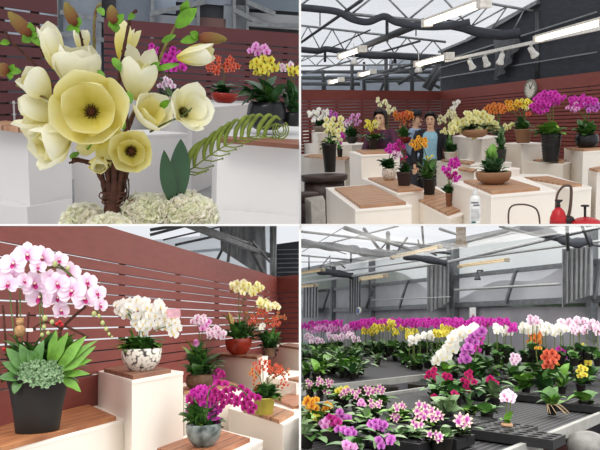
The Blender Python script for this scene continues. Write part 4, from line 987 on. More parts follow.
    part(G().tube([P.at(585, 220, Yw), P.at(585, 206, Yw)], 1.2 * px, 8), 'pump_rod', dkM, root); part(G().lathe([(3.6 * px, -.5 * px), (4 * px, .3 * px), (3.4 * px, 1 * px), (.001, 1.2 * px)], P.at(585, 206, Yw), 16), 'pump_knob', dkM, root)
    part(G().ball(P.at(568, 220, Yw), (6 * px, 5 * px, 4.5 * px), 14, 8), 'spout_cup', dkM, root)
    c = P.at(524, 232, Yw); root = thing(P, 'watering_can', 'watering can of which only the thin brown loop handle rises above the shelf', 'watering can', c)
    part(G().tube(curve([P.at(509, 229, Yw), P.at(508.5, 214, Yw), P.at(512, 206, Yw), P.at(524, 204.5, Yw), P.at(535, 208, Yw), P.at(539, 216, Yw), P.at(540, 229, Yw)], 5), .85 * px, 8), 'handle', brM, root)
    # a low grey pail by the stool
    c = P.at(312, 216, 4.4); px = 4.4 / F
    solo(P, G().quadbox([P.at(u, 230, 4.4 + d) * 1.0 for u, d in ((306, .1), (312, -.15), (326, -.05), (324, .25))], P.zof(312, 240, 4.4), P.zof(312, 199.5, 4.4), bev=.004), 'grey_crate', mat('crate_grey', 'b4aca2', .7, .1), 'low grey crate beside the dark stool at the left edge', 'crate')

    # ------------------------------------------------ people
    skin = mat('skin', 'e2b494', .5, .06, 20, spec=.3); hair = mat('hair_brown', '2e1f1a', .5, .2, 60, stretch=(1, 1, .2)); hairB = mat('hair_black', '221a18', .5, .2, 60)
    def fy(u, v, Y): p = P.at(u, v, Y); return V((p.x, p.y, 0))
    cl1 = lambda n: [('sweater', loft(wider(.012, .0), fold=.015).merge(sleeves(n, .062, .045)), mat('sweater_plum', '5a2640', .8, .3, 12, c2='2c2634')), ('trousers', trousers(n), mat('trousers_dark', '26242a', .8))]
    person(P, fy(381, 122, 8.9), math.radians(-22), 'woman with short brown hair and a plum sweater bending over a small orchid', skin, hair,
           [((-.2, -.12, 1.08), (-.13, -.33, 1.0)), ((.22, -.1, 1.06), (.1, -.34, .98))], cl1, 1.01, head_pitch=.22, head_yaw=.15, hair_len=.12)
    cl2 = lambda n: [('blouse', loft(wider(.006, .79, 1.36)), mat('blouse_blue', '93bccd', .7, .08, 20)),
                     ('cardigan', loft([(.80, .01, .20, .16)] + wider(.022, .85, 1.36, .012), 30, .62, 2 * math.pi - .62, .02).merge(sleeves(n, .062, .047)), mat('cardigan_black', '232228', .85)),
                     ('trousers', trousers(n), mat('trousers_black', '1e1d22', .8))]
    person(P, fy(430.5, 122, 10.2), math.radians(-4), 'woman with short dark hair, light blue top and open black cardigan standing between the blocks', skin, hairB,
           [((-.25, .0, 1.05), (-.235, -.1, .82)), ((.25, .0, 1.05), (.25, -.06, .8))], cl2, .98, head_pitch=.12, hair_len=.07)
    cl3 = lambda n: [('shirt', loft(wider(.004, .9)).merge(sleeves(n, .064, .048)), mat('shirt_sky', 'a9c0dc', .8)), ('vest', loft(wider(.02, .79, 1.36), 30, .25, 2 * math.pi - .25, .01), mat('vest_slate', '3c4250', .8)),
                     ('jeans', trousers(n), mat('jeans', '4b4e58', .8, .15, 40))]
    person(P, fy(415.5, 122, 11.0), math.radians(70), 'man in dark cap and slate vest turned away behind the woman in blue', skin, hairB,
           [((-.22, .02, 1.04), (-.2, -.18, .9)), ((.22, .02, 1.04), (.2, -.2, .92))], cl3, .99, cap=True, hair_len=.04)
tr()
def bl():
    P = BL
    fl = G().quadbox([V((-4, 1.5, 0)), V((4, 1.5, 0)), V((4, 16, 0)), V((-4, 16, 0))], -.05, 0)
    struct(P, fl, 'floor', mat('floor_bl', '8f8a84', .7, .1, 3))
    # fences: left one runs away to the corner
    Yc = 9.5; cor = P.at(277, 277, Yc); hz_ = cor.z
    A = P.hz(-6, 191.5, hz_); A = V((A.x, A.y, 0))
    # keep A on the line through (150, 239) at fence height
    m = P.hz(150, 239, hz_); d = (cor - m); d.z = 0; d.normalize(); A = cor - d * 6.7; A.z = 0
    fence(P, A, cor, hz_, .237, .0645, .0095, 10, 'long brown slatted fence running away behind the potted orchids', posts=6, zbot=.1)
    B = P.at(312, 275.5, 8.9)
    fence(P, cor, B, hz_, .237, .0605, .0135, 14, 'short brown slatted fence beyond the corner at the right edge', posts=2)
    nf = V((-d.y, d.x, 0)) * .9; a, b = A + nf, cor + nf
    g = G().quadbox([V((a.x, a.y, 0)), V((b.x, b.y, 0)), V((b.x, b.y + .1, 0)), V((a.x, a.y + .1, 0))], 0, 1.42); struct(P, g, 'wall_back', mat('wall_low_grey', '4a4a4c', .8, .15, 3))
    # dark net wall beyond
    g = G()
    a, b = P.at(275, 292, 10.1), P.at(312, 234, 9.5); g.quadbox([V((a.x, 10.1, 0)), V((b.x, 9.5, 0)), V((b.x, 9.6, 0)), V((a.x, 10.2, 0))], 0.0, P.zof(290, 242, 9.8))
    struct(P, g, 'wall_right', netM)
    g = G()
    for k in range(7): v = 250 + k * 4.5; g.bar(P.at(273, v, 9.95), P.at(312, v - 1, 9.35), .012, .012)
    g.tube([P.at(272.5, 300, 9.9), P.at(272.5, 226, 9.9)], .045, 8); g.tube([P.at(275.5, 300, 9.8), P.at(275.5, 226, 9.8)], .018, 6)
    struct(P, g, 'trim_14', steelM)
    # hanging curtain of net + far translucent wall
    def hp(a, b):
        u = 221 + 46 * a - (1 - b) * 2; v = 222 + (28 + 30 * a) * b; p = P.at(u, v, 10.8 + .02 * math.sin(a * 30) + .04 * math.sin(a * 11 + b * 4)); return p
    solo(P, G().sheet(hp, 60, 8), 'hanging_net', netL, 'grey net curtain hanging above the fence near the steel post', 'net', solid=False)
    g = G(); p = [P.at(100, 300, 13), P.at(276, 300, 13), P.at(276, 205, 13), P.at(200, 205, 13), P.at(200, 236, 13), P.at(100, 244, 13)]
    g.add(p, [[0, 1, 2, 3, 4, 5]], smooth=False); struct(P, g, 'window_12', filmmat('film_bl', 'c3ccd4', .35), solid=False)
    g = G()
    for (a, ya, b, yb, w) in (((186, 224), 6, (270, 256), 8, .07), ((186, 221), 6, (252, 244), 7.6, .03), ((247, 241), 7.5, (264, 274), 7.8, .055), ((252, 241), 7.5, (270, 262), 7.8, .03), ((150, 235), 9, (200, 222), 9, .05), ((163, 240), 9, (240, 222), 9, .03), ((175, 245), 10, (262, 226), 10, .05), ((232, 222), 8, (228, 262), 8, .05),
                              ((216, 262), 9, (236, 222), 9, .05), ((150, 230), 8, (188, 224), 8, .05), ((240, 224), 8, (238, 260), 8, .02), ((190, 252), 11, (262, 246), 11, .06)):
        g.bar(P.at(*a, ya * 1.25), P.at(*b, yb * 1.25), w * .9, w * .9)
    struct(P, g, 'trim_15', mat('steel_bl', '77787a', .5, .2, 10, metal=.3))
    g = G(); q = [P.at(104, 226.5, 10), P.at(232, 226.5, 10), P.at(232, 240, 14), P.at(120, 252, 14)]; 
    # ------------------------------------------------ blocks
    def blk(a, b, c, Y, label, **k): return block(P, a, b, c, Y, label, **k)
    z = P.zof(132, 417.5, 3.75)
    q = [P.hz(-14, 427, z), P.hz(-14, 455, z), P.hz(132, 417.5, z), P.hz(91, 403.5, z)]
    root = thing(P, 'display_block', 'long low white counter along the fence under the big black pot', 'display block', V((*(sum(q, V()) / 4).xy, 0)))
    part(G().quadbox(ins(q, .012), 0, z - .018), 'body', whiteM, root, solid=True); part(G().quadbox(q, z - .018, z, bev=.003), 'top_panel', whiteT, root, solid=True); zA = z
    b2 = (-14, 427), (-14, 452), (116, 417.5)
    q = [P.hz(-14, 428.5, z + .02), P.hz(-14, 451, z + .02), P.hz(116, 416.5, z + .02), P.hz(88, 404.5, z + .02)]
    d = q[2] - q[1]
    solo(P, G().quadbox(q, z, z + .022, bev=.003), 'wooden_board', woodmat('board_bl', -math.atan2(d.y, d.x), '8a4f30', 'c48657', 12), 'long reddish wooden board under the big black pot', 'wooden board')
    z, *_ = blk((92, 369.5), (132, 380.5), (183.5, 371.5), 3.5, 'tall white block carrying the white orchid in the pebbled bowl', dd=(128, 363)); zW = z
    board(P, (104, 368.5), (133, 375.5), (171, 369), z, 'dark wooden board under the pebbled bowl', dd=(138, 362.5), c1='6b4430', c2='94664c')
    z, *_ = blk((150, 389), (184, 394), (243, 386.5), 4.9, 'white block behind the tall one, under the pink and white orchid', dd=(210, 378)); zP = z
    board(P, (176, 388), (184, 391.5), (238, 384), z, 'wooden board under the pink and white orchid', dd=(222, 379), c1='8a5a40', c2='b98a66')
    z, *_ = blk((214, 355), (261, 359.5), (268, 356), 5.6, 'white block under the red glazed bowl', dd=(222, 351)); zR = z
    board(P, (216, 353.5), (257, 356.8), (262, 354), z, 'dark wooden board under the red glazed bowl', dd=(224, 351), c1='6b4430', c2='94664c')
    z, *_ = blk((228, 408), (283, 424.5), (309, 412), 3.9, 'white block under the yellow-green pot', dd=(252, 398)); zG = z
    board(P, (243, 409), (279, 420), (294, 411.5), z, 'wooden board under the yellow-green pot', dd=(262, 402), c1='8a5a40', c2='b98a66')
    z, *_ = blk((148, 447), (222, 462), (263, 440), 3.35, 'lowest white block in front, under the grey stone bowl', dd=(212, 427)); zS = z
    board(P, (156, 448), (205, 458), (250, 438), z, 'planked wooden board under the grey stone bowl', dd=(214, 428), c1='8a4f30', c2='b98262', gap=12)
    z, *_ = blk((266, 345), (300, 349.5), (330, 346), 6.6, 'white block in the far right corner beside the dark leaves', dd=(290, 342))
    board(P, (279, 345), (302, 348), (312, 345.5), z, 'small wooden board on the far corner block', c1='6b4430', c2='94664c')
    z, *_ = blk((266, 376), (296, 383), (330, 374), 5.2, 'low white step behind the yellow-green pot', dd=(290, 370))
    board(P, (288, 366 + 12), (300, 380), (320, 376), z, 'wooden board on the low step at the right edge', c1='8a5a40', c2='b98a66')
    z, *_ = blk((268, 398), (292, 410), (330, 402), 4.5, 'white step right of the yellow-green pot', dd=(290, 393))
    board(P, (272, 397.5), (293, 406), (322, 402), z, 'wooden board right of the yellow-green pot', dd=(296, 392), c1='8a4f30', c2='b98262')

    # ------------------------------------------------ plants
    peb = voromat('pot_pebbled', 'efe9dc', '3a3430', 45, .4, (.5, .75)); marb = mat('pot_marbled', '8a9490', .35, c2='38413f', scale=22, detail=6); redG = mat('glaze_red_bowl', '8c2c1c', .2, .25, 8)
    limeP = mat('pot_lime', 'b9b24e', .45, .15, 10); brnP = mat('pot_brown', '6b4c38', .6, .2, 30)
    def T(*a, **k): return plant(P, 'moth_orchid', *a, **k)
    # 1 big black pot, each bloom by itself
    Y = 3.2; px = Y / F
    def big(P, root, base, Y, px, c0):
        hi = [(27.6, 255, 13), (43, 258, 13), (14, 264, 13), (3, 272, 12), (12, 277, 12), (59, 260, 9), (38, 267, 8), (34, 284, 14), (57, 284, 12), (40, 297, 14), (69, 273, 12), (72, 291, 14), (84, 299, 13), (57, 298, 11), (60, 311, 10), (87, 282, 10), (97, 293, 9), (100, 305, 8), (24, 281, 8), (50, 278, 9), (66, 284, 10), (8, 284, 10)]
        me = flower_mesh('whitepink', 'moth', True); r_ = random.Random(3)
        for u, v, s in hi:
            p = P.at(u, v, Y + r_.uniform(-.07, .07)); R = frame(V((r_.uniform(-.35, .5) + (.5 if s < 11 else 0), -1, r_.uniform(-.15, .25)))) @ Matrix.Rotation(r_.uniform(-.2, .2), 3, 'Z')
            inst(me, 'flower', root, p, R, s * 1.95 * px)
        at = lambda u, v, dy=0: P.at(u, v, Y + dy)
        for pts in (((42, 380), (41, 340), (40, 300), (43, 262), (52, 262), (66, 270), (80, 285), (92, 302), (102, 320), (111, 336)), ((34, 382), (16, 340), (10, 290), (14, 268)), ((46, 382), (44, 330), (42, 275), (60, 268), (76, 282), (96, 300), (106, 312)), ((32, 384), (22, 340), (20, 290))):
            part(G().tube(curve([at(*q, .05) for q in pts], 5), .75 * px, 6), 'stem', stemM, root)
        bud = mat('bud_green', 'b9bf7c', .5, .15, 40)
        for u, v, s in ((94, 314, 2.4), (104, 307, 2), (102.5, 323, 2), (106, 329, 1.7), (109, 334, 1.4), (112, 337, 1.1), (99, 316, 1.6), (45, 318, 2.4), (44, 327, 2), (48, 333, 1.8), (52, 322, 2), (42, 335, 1.8), (55, 264, 2.4), (68, 268, 1.8)):
            part(G().ball(at(u, v), (s * px, s * px, s * 1.25 * px), 8, 6), 'flower_bud', bud, root)
        g = G(); rr = random.Random(8)
        for k in range(34):
            a = 2.4 * k; q = math.sqrt((k + .5) / 34); cu, cv = 42 + 21 * q * math.cos(a), 373 + 11 * q * math.sin(a); c = at(cu, cv, -.20 + .02 * rr.random())
            for j in range(6):
                t = j * 1.05 + rr.random(); g.leaf(c, c + V((math.cos(t) * 5.5 * px, -.012, math.sin(t) * 5 * px)), 3.4 * px, .15, 0, 4, .3, up=V((0, -1, 0)))
        part(g, 'foliage', leafV, root)
        g = G()
        for (a, b, w_) in (((60, 378), (96, 346), 9), ((58, 372), (86, 336), 10), ((56, 372), (92, 360), 10), ((60, 378), (81, 392), 8), ((52, 366), (68, 332), 9), ((62, 376), (90, 374), 7), ((50, 364), (56, 330), 8), ((58, 370), (98, 340), 6)): g.leaf(at(*a, -.12), at(*b, -.16), w_ * px, .15, 0, 8, .3, up=V((.2, -1, .6)), wav=.12)
        part(g, 'foliage', leafL, root)
        g = G()
        for (a, b, w_) in (((28, 376), (2, 362), 10), ((30, 374), (6, 348), 11), ((34, 372), (20, 344), 11), ((36, 370), (44, 340), 11), ((26, 378), (-2, 378), 10), ((22, 378), (14, 394), 9), ((40, 368), (28, 350), 12)): g.leaf(at(*a, -.10), at(*b, -.13), w_ * px, .15, 0, 8, .3, up=V((-.2, -1, .6)))
        part(g, 'foliage', leafM, root)
        # driftwood branch and red berries
        for pts, r in ((((60, 385), (60, 350), (60, 328)), 1.6), (((60, 330), (72, 318), (86, 306)), 1.5), (((60, 324), (74, 330), (88, 337)), 1.2), (((60, 328), (45, 322), (30, 330)), .9), (((28, 385), (27, 345), (29, 312)), .9), (((10, 380), (6, 345), (3, 305)), 1.1), (((18, 380), (17, 345), (17, 300)), 1.0)):
            part(G().tube(curve([at(*q, .1) for q in pts], 4), r * px, 7), 'branch', barkM, root)
        be = mat('berry_red', 'b81e24', .3)
        for u, v in ((60, 322), (57, 324), (62, 325), (8, 350), (4, 349)): part(G().ball(at(u, v, -.03), 1.8 * px, 8, 6), 'berry', be, root)
        part(G().ball(at(20, 322, 0), (3.6 * px, 3 * px, 4 * px), 10, 8).ball(at(20, 331, 0), (5 * px, 4 * px, 6 * px), 10, 8).ball(at(17, 319, 0), 1.2 * px, 6, 4).ball(at(23, 319, 0), 1.2 * px, 6, 4), 'figurine', mat('figurine_tan', 'b58a5e', .8, .2, 90), root)
        part(G().bar(at(26, 330, -.03), at(33, 330, -.03), .003, 3 * px), 'plant_tag', mat('tag_white', 'e8e4dc', .5), root)
    plant(P, 'moth_orchid', 'large white and pink moth orchid in a big black pot at the left', 'orchid', Y, (9, 66, 380, 431, 'wide', mat('pot_charcoal', '24211e', .6, .1, 12)),
          [(14, 366, 18, 18, 36, 7, leafD), (30, 352, 26, 12, 22, 10, leafM), (26, 374, 22, 8, 14, 8, leafD), (44, 372, 19, 11, 130, 3.6, leafV), (72, 352, 20, 16, 34, 8, leafL, .2), (74, 366, 15, 10, 18, 6, leafM), (66, 348, 16, 18, 22, 5, leafM), (52, 344, 12, 14, 12, 6, leafD), (8, 345, 10, 12, 10, 8, leafM), (78, 384, 4, 6, 3, 8, leafM)],
          [], extra=big, onz=zA + .022, seed=4)
    def tag(P, root, base, Y, px, c0):
        part(G().quadbox([P.at(167, 0, Y - .05) * V((1, 0, 0)) if 0 else V((P.at(167, 311, Y).x, Y - .06, 0)), V((P.at(180, 311, Y).x, Y - .06, 0)), V((P.at(179, 311, Y).x, Y - .057, 0)), V((P.at(166.5, 311, Y).x, Y - .057, 0))], P.zof(170, 318, Y), P.zof(170, 309, Y)), 'price_tag', mat('tag_pink', 'e9b4bf', .6), root)
    T('dense white moth orchid in a pebbled black and white bowl on the tall block', 'orchid', 3.8, (122.5, 160.5, 350, 370.5, 'bowl', peb), [(140, 344, 22, 8, 40, 8, leafM), (136, 347, 24, 5, 20, 8, leafL), (124, 327, 5, 16, 3, 4, leafL)],
      [(125, 308, 8, 8, 16, 12, 'white'), (140, 304, 8, 5, 9, 12, 'white'), (142, 322, 7, 11, 17, 12, 'white'), (158, 316, 9, 13, 24, 12, 'white'), (172, 325, 8, 9, 16, 12, 'white')], onz=zW + .022, extra=tag, hi=True)
    def pomp(P, root, base, Y, px, c0):
        g = G(); c = P.at(196, 343, Y - .05)
        for k in range(60):
            z = 1 - 2 * (k + .5) / 60; a = 2.4 * k; r = math.sqrt(1 - z * z); d = V((r * math.cos(a), r * math.sin(a), z)); g.leaf(c, c + d * 4.3 * px, 1.6 * px, .1, 0, 3)
        part(g, 'pompom_flower', PETALS['pink'], root)
    T('pink and white orchid with magenta trailing blooms in a brown pot, in the middle', 'orchid', 4.95, (186, 213, 375, 388.5, 'round', brnP), [(203, 360, 20, 16, 46, 6, leafD), (196, 362, 16, 12, 20, 7, leafM), (190, 350, 10, 10, 8, 4, leafL), (212, 366, 12, 9, 18, 5, leafG)],
      [(200, 321, 8, 5, 14, 8, 'palepink'), (205, 324, 5, 5, 6, 8, 'pink'), (215, 333, 9, 5, 22, 8, 'palepink'), (196, 373, 5, 4, 9, 8, 'magenta'), (208, 380, 10, 6, 26, 7, 'magenta'), (219, 374, 5, 4, 10, 7, 'wine'), (212, 364, 3, 2, 1, 4, 'coral')], onz=zP + .022, extra=pomp)
    def cone(P, root, base, Y, px, c0):
        g = G().petal(0, 18 * px, 7 * px, 12, -4, .6, 8, 4, 0).petal(2.2, 17 * px, 6 * px, 12, -4, .6, 8, 4, 0).petal(4.2, 16 * px, 6 * px, 12, -4, .6, 8, 4, 0)
        part(G().merge(g, Matrix.Translation(P.at(233, 329, Y - .03)) @ Matrix.Rotation(-.25, 4, 'Y')), 'pitcher_bloom', mat('pitcher_tan', 'b9a060', .5, .2, 30), root)
        for u, v in ((232, 291), (246, 313), (234, 335)): part(G().ball(P.at(u, v, Y), 2.1 * px, 8, 6), 'seed_ball', mat('seed_brown', 'a8764c', .7, .2, 90), root)
    T('tall cream moth orchid with orange-red blooms in a red glazed bowl', 'orchid', 5.6, (225.5, 252, 339, 354.5, 'bowl', redG), [(238, 332, 18, 8, 40, 4.5, leafM), (246, 328, 14, 8, 24, 4, leafD), (226, 325, 12, 14, 12, 2.2, leafL), (262, 336, 12, 6, 16, 4, leafM)],
      [(240, 287, 8, 6, 16, 9, 'cream'), (252, 288, 9, 6, 18, 9, 'lemon'), (263, 303, 6, 4, 9, 9, 'lemon'), (271, 306, 6, 4, 9, 9, 'cream'), (262, 312, 6, 4, 18, 5, 'coral', 'star'), (254, 321, 6, 5, 22, 5, 'coral', 'star'), (273, 322, 7, 5, 24, 5, 'coral', 'star'), (280, 316, 6, 4, 12, 5, 'rust', 'star'), (260, 327, 4, 3, 4, 7, 'white')], onz=zR + .022, extra=cone)
    T('orchid with loose orange-red starry blooms in a yellow-green pot', 'orchid', 4.05, (253.5, 275.5, 398, 414, 'taper', limeP), [(268, 392, 15, 9, 44, 6, leafM), (264, 390, 10, 8, 14, 8, leafD), (276, 396, 9, 6, 14, 5, leafL)],
      [(262, 365, 9, 6, 28, 5.5, 'coral', 'star'), (255, 372, 6, 5, 14, 5, 'orange', 'star'), (276, 371, 8, 6, 28, 5.5, 'coral', 'star'), (284, 373, 6, 6, 16, 5, 'rust', 'star'), (283, 384, 5, 5, 12, 5, 'coral', 'star'), (256, 385, 4, 5, 8, 5, 'rust', 'star')], onz=zG + .022)
    def arch(P, root, base, Y, px, c0):
        r_ = random.Random(9); pts = [P.at(u, v, Y - .05) for u, v in ((206, 425), (208, 395), (214, 386), (228, 384), (244, 392), (256, 410))]
        part(G().tube(curve(pts, 6), .6 * px, 6), 'stem', stemM, root)
        for u, v in ((226, 391), (233, 389), (241, 388), (232, 396), (229, 402), (237, 399), (242, 396), (247, 392), (252, 396), (244, 403), (250, 404), (245, 408), (251, 411), (254, 407), (222, 396), (225, 384), (219, 383), (215, 391), (236, 404), (248, 399), (212, 399), (258, 398)):
            inst(flower_mesh('wine', 'moth', True), 'flower', root, P.at(u, v, Y - .05 + r_.uniform(-.06, .06)), frame(V((r_.uniform(-.6, .6), -1, r_.uniform(-.2, .4)))), 8.5 * px)
    T('magenta moth orchid in a grey marbled stone bowl, arching to the right', 'orchid', 3.65, (187, 221, 425, 446, 'bowl', marb), [(196, 414, 15, 12, 40, 9, leafM), (214, 420, 12, 12, 26, 8, leafD), (190, 404, 8, 8, 8, 8, leafM), (194, 418, 10, 4, 14, 5, leafY), (189, 424, 7, 5, 8, 6, leafL)],
      [(201, 394, 8, 7, 18, 10, 'magenta'), (211, 396, 8, 9, 20, 10, 'wine'), (194, 401, 9, 5, 10, 9, 'wine'), (210, 410, 9, 8, 20, 10, 'magenta'), (214, 421, 5, 6, 9, 9, 'magenta'), (190, 412, 3, 3, 3, 6, 'pink'), (223, 401, 4, 6, 6, 9, 'wine')], onz=zS + .022, extra=arch, hi=True)
    plant(P, 'leafy_plant', 'dark green leafy plant in a brown pot in the far right corner', 'plant', 6.3, (264, 276, 348, 357, 'taper', brnP), [(268, 341, 14, 10, 60, 5, leafD), (272, 336, 10, 8, 24, 4, leafM), (273, 350, 5, 7, 12, 4, mat('leaf_purple', '4a2a3a', .5))])
bl()
def br():
    P = BR
    g = G().quadbox([V((-9, 2, 0)), V((12, 2, 0)), V((12, 24, 0)), V((-9, 24, 0))], -.05, 0)
    struct(P, g, 'floor', mat('floor_br', '6d6a66', .8, .15, 3))
    # ---------------- wall of translucent panels
    W0 = P.at(300, 330, 19.5); W1 = P.at(598, 330, 10.0); dW = (W1 - W0); dW.z = 0; W1x = W0 + dW * 1.15; W0x = W0 - dW * .12
    n = V((dW.y, -dW.x, 0)).normalized(); n = n if n.y < 0 else -n
    def wp(u, v, o=0):
        p = P.vp(u, v, W0 + n * o, W1 + n * o); return p
    def wtop(u):  # top line of wall in the picture
        pts = [(295, 273), (323, 268), (392, 254.5), (450, 243), (508, 231), (560, 222), (610, 212)]
        for (a, b), (c, d) in zip(pts, pts[1:]):
            if a <= u <= c: return b + (d - b) * (u - a) / (c - a)
        return 212
    def wmid(u): return 292 - (u - 317) * .108
    def wlow(u): return 311.5 - (u - 317) * .044
    filmA = filmmat('film_wall', 'a3a8aa', .22); clothM = mat('wall_lower_grey', '8c8b92', .8, .12, 2); 
    posts = [295, 333, 372, 450, 525, 592, 612]
    k = 0
    for a, b in zip(posts, posts[1:]):
        for t, bo, m, nm in ((wtop, wmid, filmmat('film_wall_upper', 'b4bab8', .42), 'window'), (wmid, wlow, filmmat('film_wall_lower', 'b0b1b8', .25), 'window')):
            g = G(); q = [wp(a, bo(a)), wp(b, bo(b)), wp(b, t(b)), wp(a, t(a))]
            g.add(q, [[0, 1, 2, 3]], smooth=False); k += 1; struct(P, g, 'window_%d' % (12 + k), m, solid=False)
    # a hillside beyond the panels, seen dimly through the film
    g = G()
    for (u0, u1, v0, v1, c) in ():
        pass
    r_ = random.Random(2)
    far = G()
    far.sheet(lambda a, b: P.at(285 + 340 * a, 325 - b * (42 + 14 * math.sin(a * 9) + 7 * math.sin(a * 23)) - a * 6, 26 + 2 * math.sin(a * 20 + b * 6)), 60, 8)
    struct(P, far, 'wall_back', mat('hillside', '7f8d77', .9, c2='5f6f5c', scale=.8), solid=False)
    g = G(); q = [wp(292, wlow(292), .02), wp(612, wlow(612), .02)]
    g.quadbox([V((q[0].x, q[0].y, 0)), V((q[1].x, q[1].y, 0)), V((q[1].x, q[1].y, 0)) - n * .1, V((q[0].x, q[0].y, 0)) - n * .1], 0, (q[0].z + q[1].z) / 2 + .02); struct(P, g, 'wall_left', clothM)
    g = G()
    for f, w in ((wtop, .10), (wmid, .07), (wlow, .09)): g.bar(wp(292, f(300) + .0, .06), wp(612, f(611), .06), w, w)
    for u in (333, 372, 450, 455, 592): g.bar(wp(u, 340, .07), wp(u, wtop(u), .07), .13, .10)
    for (a, b) in (((323, 310), (329, 290)), ((399, 308), (408, 280)), ((366, 308), (373, 290)), ((506, 303), (516, 270)), ((452, 292), (457, 275)), ((594, 299), (600, 260))): g.bar(wp(*a, .12), wp(*b, .12), .045, .045)
    struct(P, g, 'trim_16', mat('steel_br', '6c7073', .5, .12, 12, metal=.4))
    # fine horizontal rails
    g = G()
    for (a, b, r) in (((296, 284), (450, 262), .03), ((450, 262), (604, 226), .03), ((296, 278), (450, 256), .02), ((450, 261), (600, 241), .02), ((372, 300), (450, 297), .012), ((455, 290), (560, 284), .02)): g.tube([wp(*a, .5), wp(*b, .5)], r, 6)
    struct(P, g, 'trim_17', mat('rail_light', '9c9fa0', .4, .1, metal=.4))
    # ---------------- roof: bright film and its steel
    z = 3.62
    zr = lambda u, v, Y: P.at(u, v, Y)
    g = G()
    g.add([zr(290, 226.3, 7), zr(612, 226.3, 4.6), wp(612, 214), wp(560, 223), wp(508, 231), wp(450, 243), wp(392, 254.5), wp(323, 268), wp(292, 273)], [list(range(9))], smooth=False)
    struct(P, g, 'ceiling', filmmat('film_roof_br', 'fbfbfb', .85), solid=False)
    g = G()
    for (a, ya, b, yb, r) in (((296, 238), 11, (346, 254), 12.5, .02), ((296, 231), 9, (450, 248), 11, .03), ((345, 228), 8, (412, 250), 10.5, .05), ((412, 250), 10.5, (450, 253), 11, .04), ((346, 226), 8, (302, 252), 12, .012), ((398, 226), 8, (326, 244), 11, .02), ((296, 255), 14, (352, 260), 14.5, .03),
                              ((309, 255), 14, (309, 270), 14, .03), ((351, 248), 11, (351, 262), 11, .03), ((388, 233), 9, (388, 252), 10.5, .05), ((407, 238), 9.5, (397, 252), 10.5, .03), ((422, 226), 8, (424, 250), 10, .025), ((364, 229), 9, (380, 250), 10.5, .04), ((380, 250), 10.5, (386, 243), 10, .02), ((450, 246), 10, (508, 231), 8.5, .035),
                              ((508, 228), 8.5, (600, 246), 9.6, .03), ((500, 226.5), 8, (560, 241), 9, .03), ((567, 226), 8, (568, 250), 8.4, .035), ((330, 268), 14, (330, 258), 14, .02), ((418, 240), 9, (420, 248), 9.2, .02), ((318, 270), 15, (330, 256), 14.6, .025), ((338, 262), 14, (345, 268), 14.4, .025), ((582, 226), 7.6, (590, 246), 8, .03), ((545, 240), 8.6, (600, 228), 7.6, .02),
                              ((296, 262), 14.5, (346, 262), 14.5, .015), ((440, 229), 7.4, (456, 234), 8, .03), ((420, 247), 9.6, (436, 255), 10.4, .03)):
        g.tube([P.at(*a, ya), P.at(*b, yb)], r * .62, 6)
    struct(P, g, 'trim_18', steelD)
    def roll(pts, Y0_, Y1, label, rr):
        m = len(pts) - 1; C = curve([P.at(u, v, Y0_ + (Y1 - Y0_) * i / m) for i, (u, v) in enumerate(pts)], 5)
        solo(P, G().tube(C, [rr * (1 + .18 * math.sin(i * 1.3)) for i in range(len(C))], 10), 'shade_cloth', netM, label, 'shade cloth', solid=False)
    roll([(300, 243), (325, 246), (352, 249), (362, 252), (378, 253), (394, 254)], 10.5, 11.5, 'dark rolled shade cloth under the roof steel at the left of the nursery', .07)
    roll([(318, 271), (335, 273), (352, 276)], 15, 15.5, 'short dark rolled shade cloth above the left curtain', .08)
    roll([(404, 256), (425, 259), (446, 263)], 11, 11.3, 'dark rolled shade cloth above the middle curtain', .06)
    roll([(520, 228), (545, 232), (562, 239), (575, 243), (592, 240)], 8.6, 8.4, 'dark sagging shade cloth at the upper right of the nursery', .06)
    # curtains
    def curtain(u0, u1, t, b, o, label, w=1, slant=0, m=netL):
        def hp(a, q):
            u = u0 + (u1 - u0) * a; v = t(a) + (b(a) - t(a)) * q
            return wp(u + slant * q, v, o +   .022 * w * math.sin(a * 32 * w + q) + .008 * math.sin(a * 77))
        solo(P, G().sheet(hp, 70, 10), 'shade_curtain', m, label, 'curtain', solid=False)
    curtain(349, 361, lambda a: 276, lambda a: 314 - 2 * a, .35, 'dark gathered shade curtain between the two left posts')
    curtain(303, 318, lambda a: 283, lambda a: 318, .3, 'grey gathered curtain at the left edge of the nursery wall')
    curtain(427, 449, lambda a: 262 - 2 * a, lambda a: 314 - 12 * a, .35, 'wide gathered shade curtain in the middle of the nursery wall', m=netL)
    curtain(562, 593, lambda a: 249 - 3 * a, lambda a: 309 - 14 * a ** .5, .35, 'wide gathered shade curtain at the right of the nursery wall', 1.3)
    # tube lamps (unlit warm housings)
    wm = mat('tube_cream', 'cdbda0', .4); ec = mat('lamp_cap', '8e8474', .5)
    def lamp(a, Ya, b, Yb, label, w):
        p, q = P.at(*a, Ya), P.at(*b, Yb); root = thing(P, 'tube_light', label, 'lamp', (p + q) / 2)
        part(G().bar(p + V((0, 0, w * .4)), q + V((0, 0, w * .4)), w, w * .4), 'housing', wm, root, solid=True); part(G().tube([p, q], w * .36, 8), 'tube', lampmat('tube_dim', 'd9c4a0', .25), root)
        d = (q - p).normalized() * w * .5
        for e in (p, q): part(G().bar(e - d, e + d, w * 1.1, w * .9), 'end_cap', ec, root, solid=True)
    lamp((392, 258), 10, (440, 247), 8.6, 'long cream tube light under the roof near the middle post', .05)
    lamp((361, 279.5), 13, (386, 276), 12.2, 'short cream tube light in front of the gathered left curtain', .075)
    lamp((296, 274), 11, (323, 270), 10.5, 'cream tube light at the left edge, upper one', .055)
    lamp((296, 287), 12, (316, 285.5), 11.6, 'cream tube light at the left edge, lower one', .06)
    lamp((460, 266.5), 9, (507, 260), 8.4, 'long cream tube light before the right panels', .045)
